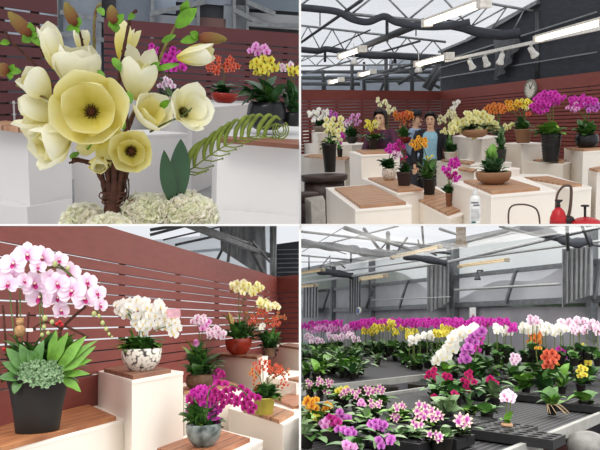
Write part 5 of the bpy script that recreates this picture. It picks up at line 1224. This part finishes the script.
    # brown box at the post top, round blue sign, white card, small bird-like lamp
    p = P.at(460.5, 240, 9); solo(P, G().quadbox([P.at(456, 240, 9), P.at(466, 240, 9), P.at(466, 240, 9.15), P.at(456, 240, 9.15)], P.zof(460, 242, 9), P.zof(460, 227, 9)).quadbox([P.at(455, 240, 8.98), P.at(467.5, 240, 8.98), P.at(467.5, 240, 9.17), P.at(455, 240, 9.17)], P.zof(460, 246, 9), P.zof(460, 242, 9)), 'junction_box', mat('box_brown', '6f6252', .7, .3, 30), 'brown box hanging at the top of the middle wall post', 'box')
    pc = wp(359, 311, .5); R = frame(n); M = Matrix.Translation(pc) @ R.to_4x4(); r = 4 * pc.y / F
    root = thing(P, 'round_sign', 'round blue sign with a pale rim hanging on the grey wall', 'sign', pc)
    part(G().merge(G().lathe([(r * .9, -.02), (r, -.02), (r, .02), (r * .72, .025)], (0, 0, 0), 24), M), 'rim', mat('sign_rim', 'c9c9c4', .4), root); part(G().merge(G().lathe([(r * .74, .028), (.001, .03)], (0, 0, 0), 24, cap=False), M), 'face', mat('sign_blue', '35558c', .4), root)
    q = [wp(470, 319.5, .1), wp(476, 319.2, .1)]
    root = thing(P, 'paper_card', 'small white card with a pink mark pinned on the grey wall', 'card', q[0])
    part(G().quadbox([q[0], q[1], q[1] + n * .01, q[0] + n * .01], q[0].z, wp(473, 307.5, .1).z), 'card', mat('card_white', 'e9e9ea', .6), root)
    part(G().merge(G().lathe([(.03, 0), (.001, .004)], (0, 0, 0), 10), Matrix.Translation(wp(473, 316, .13)) @ R.to_4x4()), 'pink_mark', mat('mark_pink', 'c94f8e'), root)
    p = wp(477.5, 278, .25); root = thing(P, 'pendant_lamp', 'small dark lamp on a bracket before the right panels', 'lamp', p)
    part(G().lathe([(.015, .08), (.03, .06), (.05, .0), (.06, -.03), (.05, -.035), (.001, -.02)], p, 14), 'lamp_head', steelD, root); part(G().tube([p + V((0, 0, .07)), p + V((0, 0, .13)), p + V((.1, 0, .13))], .018, 6), 'bracket', steelD, root)
    # plants along the wall foot, signs
    # ---------------- benches
    z = .8; D = V(((797 - 450) / F, 1, 0)); pv = P.hz(797, 322.5, .79)
    Dr = P.ray(797, 322.2); Dr.z = 0; D = Dr.normalized(); nD = V((D.y, -D.x, 0))
    mesh_m = wavemat('bench_mesh', '0c0c0e', '55555a', 7, 'X', thr=(.82, .99), rot=math.atan2(D.x, D.y))
    def line(u, v): return P.hz(u, v, z)
    L3 = line(560, 431); L2 = line(400, 392.5); L1 = line(350, 384); L0 = line(340, 360); Lm = line(330, 349)
    def pt(L, Y): return L + D * ((Y - L.y) / D.y)
    def bench(La, Lb, Y0_, Y1, label):
        """La nearer / right edge, Lb farther / left edge"""
        a0, a1, b1, b0 = pt(La, Y0_), pt(La, Y1), pt(Lb, Y1), pt(Lb, Y0_)
        c = (a0 + a1 + b1 + b0) / 4; root = thing(P, 'growing_bench', label, 'bench', V((c.x, c.y, 0)))
        part(G().quadbox([a0, a1, b1, b0], z - .035, z - .012), 'mesh_top', mesh_m, root, solid=True)
        for L in (La, Lb): part(G().bar(pt(L, Y0_) + V((0, 0, -.02)), pt(L, Y1) + V((0, 0, -.02)), .035, .075), 'rail', alumM, root, solid=True)
        nn = 5
        for i in range(nn):
            y = Y0_ + (Y1 - Y0_) * (i + .5) / nn
            for L in (La, Lb): p = pt(L, y) - (nD * .03 if L is La else -nD * .03); part(G().bar(V((p.x, p.y, 0)), V((p.x, p.y, z - .06)), .04, .04), 'leg', steelM, root, solid=True)
            part(G().bar(pt(La, y) + V((0, 0, -.05)), pt(Lb, y) + V((0, 0, -.05)), .03, .03), 'crossbar', steelM, root, solid=True)
        return root
    bench(L3, L2, 3.0, 13.5, 'nearest growing bench with black mesh top and bright rail')
    bench(L1, L0, 4.2, 14.5, 'second growing bench of the nursery, behind the brown bowls')
    bench(Lm, line(322, 343), 8, 16, 'farthest growing bench below the rows of magenta orchids')
    # black cell trays on the nearest bench
    trM = mat('tray_black', '1b1b1d', .45, .1, 30)
    def tray(u, v, label, nx=6, ny=3, cell=.085, r=.033):
        c = P.hz(u, v, z); g = G(); h = .055
        w, d = nx * cell, ny * cell
        X = nD * 1.0; Yv = D
        def q(a, b, zz): return c + X * a + Yv * b + V((0, 0, zz))
        # perforated top: each cell a square with a round opening
        for i in range(nx):
            for j in range(ny):
                cx, cy = (i + .5) * cell - w / 2, (j + .5) * cell - d / 2
                N = 12; vs = []
                for k in range(N):
                    t = 2 * math.pi * (k + .5) / N; m_ = max(abs(math.cos(t)), abs(math.sin(t))); vs.append(q(cx + cell / 2 * math.cos(t) / m_, cy + cell / 2 * math.sin(t) / m_, h))
                for k in range(N): t = 2 * math.pi * (k + .5) / N; vs.append(q(cx + r * math.cos(t), cy + r * math.sin(t), h))
                for k in range(N): t = 2 * math.pi * (k + .5) / N; vs.append(q(cx + r * .7 * math.cos(t), cy + r * .7 * math.sin(t), .004))
                fs = [[k, (k + 1) % N, (k + 1) % N + N, k + N] for k in range(N)] + [[k + N, (k + 1) % N + N, (k + 1) % N + 2 * N, k + 2 * N] for k in range(N)] + [[2 * N + k for k in range(N)]]
                g.add(vs, fs, 0, smooth=False)
        a = [q(-w / 2, -d / 2, 0), q(w / 2, -d / 2, 0), q(w / 2, d / 2, 0), q(-w / 2, d / 2, 0)]
        for k in range(4):
            p0, p1 = a[k], a[(k + 1) % 4]; g.add([p0, p1, p1 + V((0, 0, h)), p0 + V((0, 0, h))], [[0, 1, 2, 3]], 0, smooth=False)
        solo(P, g, 'plug_tray', trM, label, 'tray', base=V((c.x, c.y, z)), solid=False)
    for (u, v, lab) in ((492, 432, 'black plug tray with empty round cells in the middle foreground'), (516, 441, 'black plug tray at the bottom, beside the bare bulb plant'), (582, 410, 'black plug tray near the bright rail at the right edge'), (338, 438, 'black plug tray at the lower left among magenta orchids'), (372, 432, 'black plug tray under the pink orchid at the lower left'),
                        (455, 424, 'black plug tray left of the empty one in the foreground'), (425, 441, 'black plug tray under the spotted orchids'), (388, 445, 'black plug tray at the bottom beside the spotted orchids'), (478, 398, 'black plug tray behind the crimson orchids'), (528, 400, 'black plug tray behind the right bare stretch of bench'), (505, 382, 'black plug tray under the middle leaves of the bench')): tray(u, v, lab)
    # brown bowls in the aisle gap
    brn = mat('clay_brown', '6a4034', .8, .2, 30)
    def bowl(u0, u1, v, Yv, label):
        c = P.at((u0 + u1) / 2, v, Yv); r = (u1 - u0) / 2 * Yv / F
        root = thing(P, 'clay_saucer', label, 'saucer', V((c.x, c.y, c.z - .12)))
        part(G().lathe([(r * .8, -.12), (r * .95, -.1), (r, -.01), (r * 1.02, 0), (r * .93, 0), (r * .9, -.03)], c, 28), 'rim', blackP, root, solid=True); part(G().lathe([(r * .92, -.02), (.001, -.02)], c, 24, cap=False), 'soil_surface', brn, root)
    bowl(378, 398, 385.5, 6.9, 'round black saucer of brown soil in the gap between the benches'); bowl(359, 378, 386.5, 6.9, 'brown saucer half hidden by the spotted orchids'); bowl(306, 323, 397, 6.2, 'brown saucer at the left edge between the benches')
    bowl(408, 428, 383.5, 7.3, 'brown saucer below the crimson orchids between the benches')
    # grey sacks under the bench, lower right
    g = G(); c = P.at(588, 446, 4.9)
    solo(P, G().ball(c, (.14, .14, .10), 16, 10), 'plastic_sack', mat('sack_grey', '7d7b78', .6, .2, 12, bump=1), 'crumpled grey plastic sack under the bench at the lower right corner', 'sack', base=V((c.x, c.y, c.z - .1)))
    solo(P, G().quadbox([P.at(u, 450, 5.3 + d) for u, d in ((540, 0), (600, 0), (604, .4), (544, .4))], 0, .62, bev=.01), 'storage_box', mat('box_maroon', '4a2422', .7), 'dark maroon box under the nearest bench', 'box')

    # ---------------- plants
    def Yb(vb): return 455 / (vb - 322.3)
    def orch(label, ub, vb, fol, cl, group=None, joined=False, pot=1.0, name='moth_orchid', pm=blackP, nopot=False, seed=None, onz=z):
        Yv = P.hz(ub, vb, onz).y; w = .045 * pot * F / Yv; h = .075 * pot * F / Yv
        return plant(P, name, label, 'orchid', Yv, (ub - w, ub + w, vb - h, vb, 'taper', pm), fol, cl, group=group, joined=joined, seed=seed, onz=onz)
    LR = [leafM, leafM, leafD]
    r_ = random.Random(11)
    def row(kind, pts, label, group, n, sz, rv=3.4, ru=4.5, drop=.6, cat=None):
        for i, (u, v) in enumerate(pts):
            # distance from the wall position; base on the bench height
            Yw = P.vp(u, 330, W0 + n_ * 1.0, W1 + n_ * 1.0).y if False else None
            Yv = Yrow(u) * (1 - drop * .0) - r_.uniform(0, .6) - (1.2 if v > 332 else 0)
            zb = P.zof(u, v, Yv) - .50; zb = max(.62, min(1.05, zb))
            vb = P.E; c = P.at(u, v, Yv); 
            pv = 322.3 + (1.5 - zb) * F / Yv
            root = plant(P, 'moth_orchid', label, 'orchid', Yv, (u - .05 * F / Yv, u + .05 * F / Yv, pv - .09 * F / Yv, pv, 'taper', blackP),
                  [(u + r_.uniform(-1, 1), pv - .13 * F / Yv, 6.5, 4.5, 9, 4.5, LR[i % 3]), (u + r_.uniform(-2, 2), pv - .12 * F / Yv, 6, 4, 5, 4, leafG)],
                  [(u, v, ru, rv, n, sz * r_.uniform(.9, 1.1), kind)], group=group, joined=True, seed=900 + i + int(u * 3 + v))
    def Yrow(u): return P.vp(u, 330, W0 + n * 1.3, W1 + n * 1.3).y
    def span(a, b, st, v, j=1.3): return [(u + r_.uniform(-1.2, 1.2), v(u) + r_.uniform(-j, j)) for u in [a + st * k for k in range(int((b - a) / st) + 1)]]
    row('magenta', span(302, 346, 7.5, lambda u: 326 - (u - 302) * .05, 1), 'magenta moth orchid in the far row at the left, below the grey wall', 'far magenta orchids at the left', 13, 4.2)
    row('magenta', span(354, 460, 6.2, lambda u: 323 + (1 if u < 380 else 0)), 'magenta moth orchid in the long far row below the middle curtain', 'far magenta orchids in the middle', 17, 4.6, 4, 5)
    row('magenta', [(473, 322), (480, 322), (488, 323), (497, 323), (504, 323), (511, 328), (458, 325), (470, 325)], 'magenta moth orchid among the far white ones at the right', 'far magenta orchids at the right', 13, 4.8, 4, 5)
    row('pink', span(314, 347, 6.5, lambda u: 328.5), 'lilac-pink moth orchid in the second row at the left', 'lilac orchids at the left', 12, 5, 3.6, 5)
    row('palepink', [(308, 337), (313, 340), (319, 341), (331, 336.5), (337, 338), (344, 337), (350, 335.5), (356, 339)], 'pale pink and white moth orchid in the third row at the left', 'pale pink orchids at the left', 10, 4.6, 2.6, 4)
    row('yellow', [(365, 331), (372, 332), (379, 329), (383, 323), (388, 327), (395, 332), (403, 328), (409, 335), (375, 328), (391, 323), (413, 331), (437, 333), (444, 328), (440, 334), (452, 329), (445, 333)], 'yellow moth orchid in the row before the far magenta ones', 'yellow orchids', 9, 4.6, 3, 4)
    row('white', [(414, 338), (420, 336), (427, 334), (432, 335), (413, 341)], 'white moth orchid cluster in front of the yellow orchids', 'white orchids before the yellow ones', 7, 6, 3.6, 4.5)
    row('white', [(497, 329), (506, 331), (524, 328), (530, 329), (537, 326), (543, 325), (546, 330), (555, 331), (561, 329)], 'large white moth orchid in the far right row', 'far right white orchids', 10, 6.5, 4, 5)
    row('whitepink', [(533, 320), (563, 325), (571, 324), (574, 329), (580, 331), (587, 324), (594, 325), (598, 330), (579, 322)], 'white moth orchid flushed with pink in the far right row', 'far right pink-flushed orchids', 10, 6.5, 4, 5)
    # flowerless foliage on the benches
    spots = []
    for (u0, u1, v0, v1, m_) in ((303, 362, 356, 380, 44), (362, 430, 350, 366, 14), (400, 470, 352, 366, 18), (440, 520, 358, 382, 22), (520, 598, 350, 376, 40), (425, 500, 396, 408, 5)):
        for k in range(m_): spots.append((r_.uniform(u0, u1), r_.uniform(v0, v1)))
    spots.sort(key=lambda s: s[1])
    labs = [('dark green flowerless orchid in a black pot on the second bench', 'flowerless orchids of the second bench'), ('flowerless orchid in a black pot at the right of the nursery benches', 'flowerless orchids at the right'), ('flowerless orchid in a black pot on the nearest bench', 'flowerless orchids of the nearest bench')]
    for i, (u, v) in enumerate(spots):
        k = 2 if v > 392 else (1 if u > 500 else 0); Yv = P.hz(u, v, z).y; q = F / Yv
        plant(P, 'potted_orchid', labs[k][0], 'orchid', Yv, (u - .045 * q, u + .045 * q, v - .08 * q, v, 'taper', blackP),
              [(u, v - .13 * q, .18 * q, .085 * q, r_.randint(7, 10), .05 * q, r_.choice([leafM, leafM, leafL, leafG, leafD])), (u, v - .16 * q, .1 * q, .07 * q, 2, .05 * q, leafL if k else leafM)], [], group=labs[k][1], seed=i + 40, onz=z)
    # single plants, by bloom
    O = orch
    def fo(u, v, s=1.0, a=leafM, b=leafD, n=9): return [(u, v - 11 * s, 13 * s, 5 * s, n, 5.5 * s, a), (u, v - 12 * s, 9 * s, 6 * s, 4, 5.5 * s, b)]
    def manual(P, root, base, Y, px, c0): pass
    # white and purple cascades
    def casc(label, ub, vb, blooms, col, s, hs=True):
        Yv = P.hz(ub, vb, z).y; q = F / Yv
        def ex(P, root, base, Y, px, c0):
            pts = [c0] + [P.at(u, v + 1, Y + .02) for u, v in blooms]; part(G().tube(curve(pts, 4), .6 * px, 5), 'stem', stemM, root); rr = random.Random(int(ub))
            for u, v in blooms: inst(flower_mesh(col), 'flower', root, P.at(u, v, Y - .12 + rr.uniform(-.04, .04)), frame(V((rr.uniform(-.4, .4), -1, rr.uniform(-.2, .3)))), s * px * rr.uniform(.9, 1.1))
        plant(P, 'moth_orchid', label, 'orchid', Yv, (ub - .05 * q, ub + .05 * q, vb - .09 * q, vb, 'taper', blackP), fo(ub, vb, 1.3), [], extra=ex, onz=z)
    casc('white moth orchid cascading down to the left in the middle of the nursery', 468, 378, [(474, 327), (470, 330), (466, 333), (463, 336), (460, 333), (458, 338), (455, 341), (452, 338), (450, 343), (454, 347), (448, 348), (453, 350), (445, 352), (441, 354), (447, 356), (443, 358), (438, 359), (436, 362), (463, 330), (456, 334)], 'white', 11)
    casc('purple moth orchid cascading beside the white one', 470, 381, [(482, 331), (478, 334), (473, 337), (470, 341), (475, 342), (468, 347), (465, 350), (470, 351), (464, 356), (467, 359), (463, 360)], 'purple', 10)
    casc('magenta orchid spray behind the purple cascade', 480, 376, [(477, 340), (480, 343), (476, 346), (482, 338), (473, 349), (478, 350)], 'magenta', 7)
    casc('orange moth orchid standing before the far right white row', 536, 372, [(534, 330), (538, 332), (532, 335), (537, 337), (540, 335), (534, 340), (538, 342), (530, 342)], 'orange', 8)
    casc('large red-orange moth orchid in the right middle of the nursery', 551, 388, [(547, 353), (552, 353), (556, 357), (549, 358), (545, 357), (553, 361), (546, 366), (550, 366), (548, 362)], 'coral', 9)
    casc('magenta orchid right of the large red-orange one', 564, 384, [(559, 349), (563, 352), (567, 352), (560, 355), (564, 357), (558, 353)], 'magenta', 6.5)
    casc('tall bright yellow orchid at the right edge', 588, 384, [(583, 346), (586, 349), (583, 352), (588, 353), (585, 356), (589, 359), (584, 361), (588, 363)], 'yellow', 7)
    casc('low bright yellow orchid at the right, left of the tall yellow one', 581, 393, [(581, 367), (585, 369), (579, 371), (583, 374), (580, 376), (585, 375)], 'yellow', 6)
    casc('white orchid with a magenta heart in the right middle of the nursery', 514, 385, [(513, 355), (517, 356), (512, 359), (516, 361), (514, 363), (518, 359)], 'whitepink', 6)
    casc('small yellow orchid peeping out beside the large red-orange one', 540, 384, [(536, 348), (540, 348), (558, 364)], 'amber', 4)
    for i, (ub, vb, bl_, lab) in enumerate(((436, 396, [(429, 373), (433, 372), (431, 376), (436, 376), (437, 378), (427, 377), (434, 369)], 'leftmost crimson orchid between the benches'), (452, 397, [(445, 375), (449, 376), (447, 379), (452, 381), (444, 378)], 'second crimson orchid from the left in the middle'),
                                            (468, 402, [(467, 374), (470, 377), (467, 382), (466, 386), (468, 390), (463, 380), (470, 372), (474, 382)], 'tall crimson orchid hanging in the centre of the bench'), (492, 400, [(489, 380), (493, 381), (496, 383), (494, 387), (490, 378)], 'crimson orchid right of the tall crimson one'), (456, 408, [(456, 395), (454, 393)], 'crimson orchid with two low blooms in the middle foreground'), (436, 406, [(434, 396.5)], 'crimson orchid with a single tiny bloom'))):
        casc(lab, ub, vb, bl_, 'crimson', 6.5)
    NEAR = [
     (310, 397, 'spotted', [(308, 381), (311, 384), (309, 386)], 6, 'spotted pink orchid at the left edge by the far rail'), (320, 398, 'spotted', [(319, 379), (322, 382), (318, 384)], 6, 'spotted pink orchid second from the left edge by the far rail'), (330, 399, 'spotted', [(328, 381), (332, 382), (329, 385), (325, 391), (329, 392)], 6, 'spotted pink orchid just left of the yellow one by the rail'),
     (312, 422, 'amber', [(308, 400), (312, 402), (316, 400), (312, 406), (316, 408), (310, 409), (314, 410), (306, 403)], 8, 'large amber orchid at the left edge'), (328, 420, 'amber', [(327, 404), (330, 406), (326, 408), (324, 411)], 6, 'small amber orchid right of the large amber one'), (314, 430, 'yellow', [(314, 416), (318, 417), (315, 419)], 5, 'tiny yellow orchid below the large amber one'),
     (344, 408, 'spotted', [(344, 391), (348, 390), (342, 395), (346, 393)], 7, 'pink orchid above the yellow one near the far rail'), (338, 407, 'yellow', [(338, 391), (341, 389), (347, 388)], 6, 'yellow orchid bloom near the far rail'), (356, 410, 'spotted', [(353, 392), (357, 394), (359, 391), (356, 397)], 6, 'spotted pink orchid right of the yellow one'),
     (368, 411, 'spotted', [(366, 388), (370, 389), (373, 392), (368, 393), (375, 390)], 6.5, 'spotted pink orchid over the brown saucer'), (382, 411, 'spotted', [(380, 387), (383, 389), (382, 392), (378, 391)], 6, 'spotted pink orchid right of the brown saucer'), (362, 420, 'pink', [(361, 401), (363, 404), (360, 404)], 6, 'small lilac orchid over grey-green leaves'),
     (374, 424, 'spotted', [(371, 401), (373, 405), (377, 404), (380, 402), (379, 406), (371, 406)], 6, 'cream and purple spotted orchid in the left foreground'),
     (325, 439, 'pink', [(322, 423), (326, 421), (325, 426), (329, 424)], 7.5, 'lilac-pink orchid at the lower left'), (334, 440, 'wine', [(330, 417), (334, 419), (332, 422), (338, 422), (335, 425)], 7.5, 'wine-red orchid at the lower left'), (344, 434, 'purple', [(340, 412), (342, 416), (344, 418), (348, 418), (339, 415)], 7.5, 'purple orchid above the wine-red one'),
     (350, 449, 'purple', [(344, 430), (348, 432), (352, 430), (350, 435), (354, 433), (346, 434), (338, 429)], 8, 'purple orchid in the bottom left foreground'), (352, 462, 'pink', [(346, 444), (350, 446), (354, 447), (347, 448)], 8, 'pink orchid cut off by the bottom edge at the left'),
     (377, 444, 'purple', [(371, 424), (375, 422), (379, 423), (383, 424), (376, 427), (381, 428), (385, 425)], 8, 'broad purple orchid in the left centre foreground'), (384, 458, 'purple', [(379, 440), (381, 443), (388, 437), (391, 439), (390, 442), (381, 446)], 8, 'purple orchid pair near the bottom edge'),
     (395, 428, 'spotted', [(396, 406), (397, 409), (395, 414), (398, 417), (393, 416), (396, 419)], 7, 'tall pink and white orchid left of the spotted group'), (404, 426, 'spotted', [(402, 405), (404, 407)], 7, 'pink and white orchid with one broad bloom left of the spotted group'),
     (420, 436, 'spotted', [(417, 411), (419, 404), (425, 406), (421, 415), (424, 417), (418, 416), (426, 412)], 8.5, 'spotted cream and magenta orchid, left one of the foreground group'), (434, 436, 'spotted', [(431, 410), (430, 414), (438, 413), (436, 417), (433, 418), (440, 416)], 8.5, 'spotted cream and magenta orchid, right one of the foreground group'),
     (416, 446, 'spotted', [(414, 422), (416, 425), (421, 424)], 7.5, 'low spotted orchid under the foreground group'), (438, 452, 'spotted', [(436, 434), (440, 436), (438, 439), (430, 434)], 8.5, 'spotted orchid close to the bottom edge'),
     (462, 446, 'spotted', [(460, 418), (464, 421), (467, 419), (463, 424), (468, 423), (458, 421)], 9.5, 'single spotted magenta and cream orchid in the middle foreground'), (507, 434, 'palepink', [(504, 395), (508, 393), (512, 396), (507, 399), (511, 400), (504, 399)], 7.5, 'pale pink orchid on a bare stem rising from a bulb'),
    ]
    for (ub, vb, col, bl_, s, lab) in NEAR:
        Yv = P.hz(ub, vb, z).y; q = F / Yv; rr = random.Random(hash_(lab))
        def ex(P, root, base, Y, px, c0, bl_=bl_, col=col, s=s, rr=rr):
            for a in range(0, len(bl_), 4):
                pts = [c0] + [P.at(u, v + 1, Y + .02) for u, v in sorted(bl_[a:a + 4], key=lambda t: -t[1])]; part(G().tube(curve(pts, 4), .55 * px, 5), 'stem', stemM, root)
            for u, v in bl_: inst(flower_mesh(col, 'star' if col == 'spotted' else 'moth'), 'flower', root, P.at(u, v, Y - .09 + rr.uniform(-.03, .03)), frame(V((rr.uniform(-.4, .4), -1, rr.uniform(-.1, .4)))) @ Matrix.Rotation(rr.uniform(-.4, .4), 3, 'Z'), s * 1.12 * px * rr.uniform(.9, 1.12))
        bare = ub == 507
        plant(P, 'moth_orchid', lab, 'orchid', Yv, (ub - .04 * q, ub + .04 * q, vb - .07 * q, vb, 'taper' if not bare else 'round', blackP if not bare else mat('bulb_tan', 'b08a6a', .7)),
              ([(ub, vb - .085 * q, .13 * q, .03 * q, 8, .042 * q, rr.choice([leafM, leafG, leafL])), (ub, vb - .09 * q, .09 * q, .03 * q, 3, .04 * q, leafD)] if not bare else [(ub + 1, vb - .12 * q, 9, 5, 3, 7, leafL)]), [], extra=ex, onz=z)
    # big-leaved plants in the right and middle foreground
    for (ub, vb, fol, lab) in ((447, 424, [(440, 405, 12, 8, 9, 13, leafG, .2), (450, 402, 10, 9, 7, 14, leafG, .1)], 'broad grey-green leaved orchid in the middle of the nearest bench'), (470, 420, [(472, 400, 5, 11, 5, 9, leafM, .1), (480, 412, 11, 5, 5, 8, leafL)], 'orchid with upright green leaves right of the broad grey-green one'),
                               (487, 424, [(490, 410, 14, 6, 8, 8, leafM), (483, 408, 10, 5, 4, 9, leafG)], 'orchid with low arching leaves beside the empty plug tray'), (552, 415, [(545, 393, 12, 9, 7, 8, leafM, .3), (560, 397, 14, 4, 5, 7, leafL)], 'bare-rooted orchid with long arching leaves on the open bench'),
                               (584, 410, [(588, 397, 8, 8, 6, 10, leafM), (575, 398, 10, 5, 3, 8, leafL)], 'large-leaved orchid at the right edge of the nearest bench'), (526, 396, [(526, 380, 9, 10, 7, 12, leafL, .1), (518, 385, 14, 6, 8, 8, leafM)], 'orchid with one big pale leaf in the right middle of the bench'),
                               (543, 398, [(540, 380, 14, 8, 10, 8, leafD), (547, 376, 8, 10, 5, 8, leafM)], 'dark long-leaved orchid behind the open bench'), (562, 394, [(560, 377, 12, 9, 10, 8, leafM), (568, 372, 8, 8, 4, 7, leafL)], 'leafy orchid right of the dark long-leaved one'), (306, 448, [(308, 432, 10, 9, 8, 8, leafG), (318, 438, 14, 6, 6, 7, leafM)], 'grey-green leafy orchid in the lower left corner'),
                               (365, 432, [(358, 413, 13, 7, 7, 9, leafG), (368, 418, 10, 8, 5, 8, leafL)], 'broad grey-green leaved orchid in the left centre foreground'), (400, 448, [(405, 437, 13, 5, 7, 7, leafM), (415, 436, 12, 6, 6, 7, leafG)], 'leafy orchid at the bottom below the spotted group'), (445, 452, [(447, 436, 12, 7, 8, 7, leafG)], 'leafy orchid at the bottom right of the spotted group'), (475, 376, [(478, 364, 8, 9, 7, 9, leafM, .1), (494, 372, 12, 5, 6, 9, leafL)], 'large-leaved orchid under the purple cascade'), (455, 378, [(450, 369, 12, 5, 8, 8, leafG), (445, 372, 12, 4, 5, 8, leafL)], 'large-leaved orchid under the white cascade')):
        Yv = P.hz(ub, vb, z).y; q = F / Yv
        def roots(P, root, base, Y, px, c0, ub=ub):
            if ub != 552: return
            rr = random.Random(1)
            for k in range(9): a = rr.uniform(-2.6, .4); part(G().tube(curve([c0, c0 + V((.06 * math.cos(a), .06 * math.sin(a), .01)), c0 + V((.13 * math.cos(a + .4), .13 * math.sin(a + .4), -.05))], 4), .003, 5), 'aerial_root', mat('root_tan', 'a89274', .7), root)
        plant(P, 'potted_orchid', lab, 'orchid', Yv, (ub - .045 * q, ub + .045 * q, vb - .08 * q, vb, 'taper', blackP), fol, [], extra=roots, onz=z)
br()
# ------------------------------------------------------------------ partition: thin white shelf between the two storeys, post between the bays
pw = mat('partition_white', 'f4f2ee', .5, .01, 4)
def shelf(x0, x1, y0, t, y1, name):
    g = G().quadbox([V((x0, y0, 0)), V((x1, y0, 0)), V((x1, y1, 0)), V((x0, y1, 0))], -t / 2, t / 2)
    o = struct(None, g, name, pw); o.location = CAM; return o
shelf(-1.0, 0, .70, .0022, 3.3, 'trim_2'); shelf(-6, 0, 3.3, .0105, 7.0, 'trim_3'); shelf(0, 8, 3.3, .0105, 7.0, 'trim_4')
g = G().quadbox([V((-.0055, 3.4, 0)), V((.0055, 3.4, 0)), V((.0055, 3.5, 0)), V((-.0055, 3.5, 0))], -2.2, 2.2)
o = struct(None, g, 'trim_5', pw); o.location = CAM

# ------------------------------------------------------------------ everything is trimmed flush at the partition
def px_of(w):
    d = w - CAM
    if d.y < .05: return None
    return 300 + F * d.x / d.y, 225 - F * d.z / d.y
bpy.context.view_layer.update()
def trim():
    users = {}
    cut = 0; gone = 0
    for o, P, solid in ALL:
        if o is None: continue
        M = o.matrix_world; bb = [M @ V(c) for c in o.bound_box]
        # planes through the camera: keep the side of this room
        pl = []
        e = .9 / F
        nx = V((P.du, -e, 0)); nz = V((0, -e, P.dv))     # keep where n.(p-CAM) >= 0
        for n in (nx, nz):
            s = [n.dot(p - CAM) for p in bb]
            if max(s) < 0: pl = None; break
            if min(s) < 0: pl.append(n)
        if pl is None:
            if not o.children: bpy.data.objects.remove(o); gone += 1
            continue
        if not pl: continue
        me = o.data.copy() if o.data.users > 1 else o.data
        o.data = me
        bm = bmesh.new(); bm.from_mesh(me); Mi = M.inverted(); Nt = M.to_3x3().transposed()
        for n in pl:
            nl = (Nt @ n).normalized(); co = Mi @ CAM
            r = bmesh.ops.bisect_plane(bm, geom=bm.verts[:] + bm.edges[:] + bm.faces[:], plane_co=co, plane_no=nl, clear_inner=True, dist=1e-6)
            if solid:
                ed = [x for x in r['geom_cut'] if isinstance(x, bmesh.types.BMEdge)]
                if ed:
                    try: bmesh.ops.holes_fill(bm, edges=ed, sides=0)
                    except Exception: pass
        if len(bm.faces) == 0:
            bm.free()
            if not o.children: bpy.data.objects.remove(o); gone += 1
            continue
        bm.to_mesh(me); bm.free(); cut += 1
    for o in [o for o in SC.objects if o.type == 'EMPTY' and not o.children]: bpy.data.objects.remove(o)
    print('trimmed', cut, 'removed', gone, 'objects', len(SC.objects))
trim()

# ------------------------------------------------------------------ camera, sky, lights
cam = bpy.data.cameras.new('camera'); co = bpy.data.objects.new('camera', cam); COL.objects.link(co)
cam.sensor_width = 36; cam.lens = F / 600 * 36; co.location = CAM; co.rotation_euler = (math.radians(90), 0, 0); cam.clip_start = .05; cam.clip_end = 300
SC.camera = co
w = bpy.data.worlds.new('world'); SC.world = w; w.use_nodes = True
nt = w.node_tree; bg = nt.nodes['Background']
tc = nt.nodes.new('ShaderNodeTexCoord'); nz = nt.nodes.new('ShaderNodeTexNoise'); nz.inputs['Scale'].default_value = 2.5
cr = nt.nodes.new('ShaderNodeValToRGB'); e = cr.color_ramp.elements
e[0].position = .3; e[0].color = (.80, .84, .90, 1); e[1].position = .7; e[1].color = (.97, .98, 1, 1)
nt.links.new(tc.outputs['Generated'], nz.inputs[0]); nt.links.new(nz.outputs['Fac'], cr.inputs[0]); nt.links.new(cr.outputs[0], bg.inputs[0])
bg.inputs[1].default_value = WORLD
sun = bpy.data.lights.new('sun', 'SUN'); so = bpy.data.objects.new('sun', sun); COL.objects.link(so)
sun.energy = SUN; sun.angle = math.radians(25); sun.color = (1, .97, .93); so.rotation_euler = (math.radians(48), 0, math.radians(-18))
def panel(x0, x1, y0, y1, power, nm):  # unseen area light, added under the shelf to brighten a lower room
    L = bpy.data.lights.new(nm, 'AREA'); L.shape = 'RECTANGLE'; L.size = x1 - x0; L.size_y = y1 - y0; L.energy = power; L.color = (1, .985, .96)
    o = bpy.data.objects.new(nm, L); COL.objects.link(o); o.location = CAM + V(((x0 + x1) / 2, (y0 + y1) / 2, -.0065))
panel(-3.5, -.02, .75, 6.8, PBL, 'added_fill_light'); panel(.02, 7, .75, 15.0, PBR, 'added_fill_light')
SC.view_settings.view_transform = 'Standard'; SC.view_settings.look = 'None'; SC.view_settings.gamma = 1; SC.view_settings.exposure = EXPO
SC.view_settings.use_curve_mapping = False
SC.cycles.max_bounces = 8; SC.cycles.transparent_max_bounces = 16; SC.cycles.sample_clamp_indirect = 6
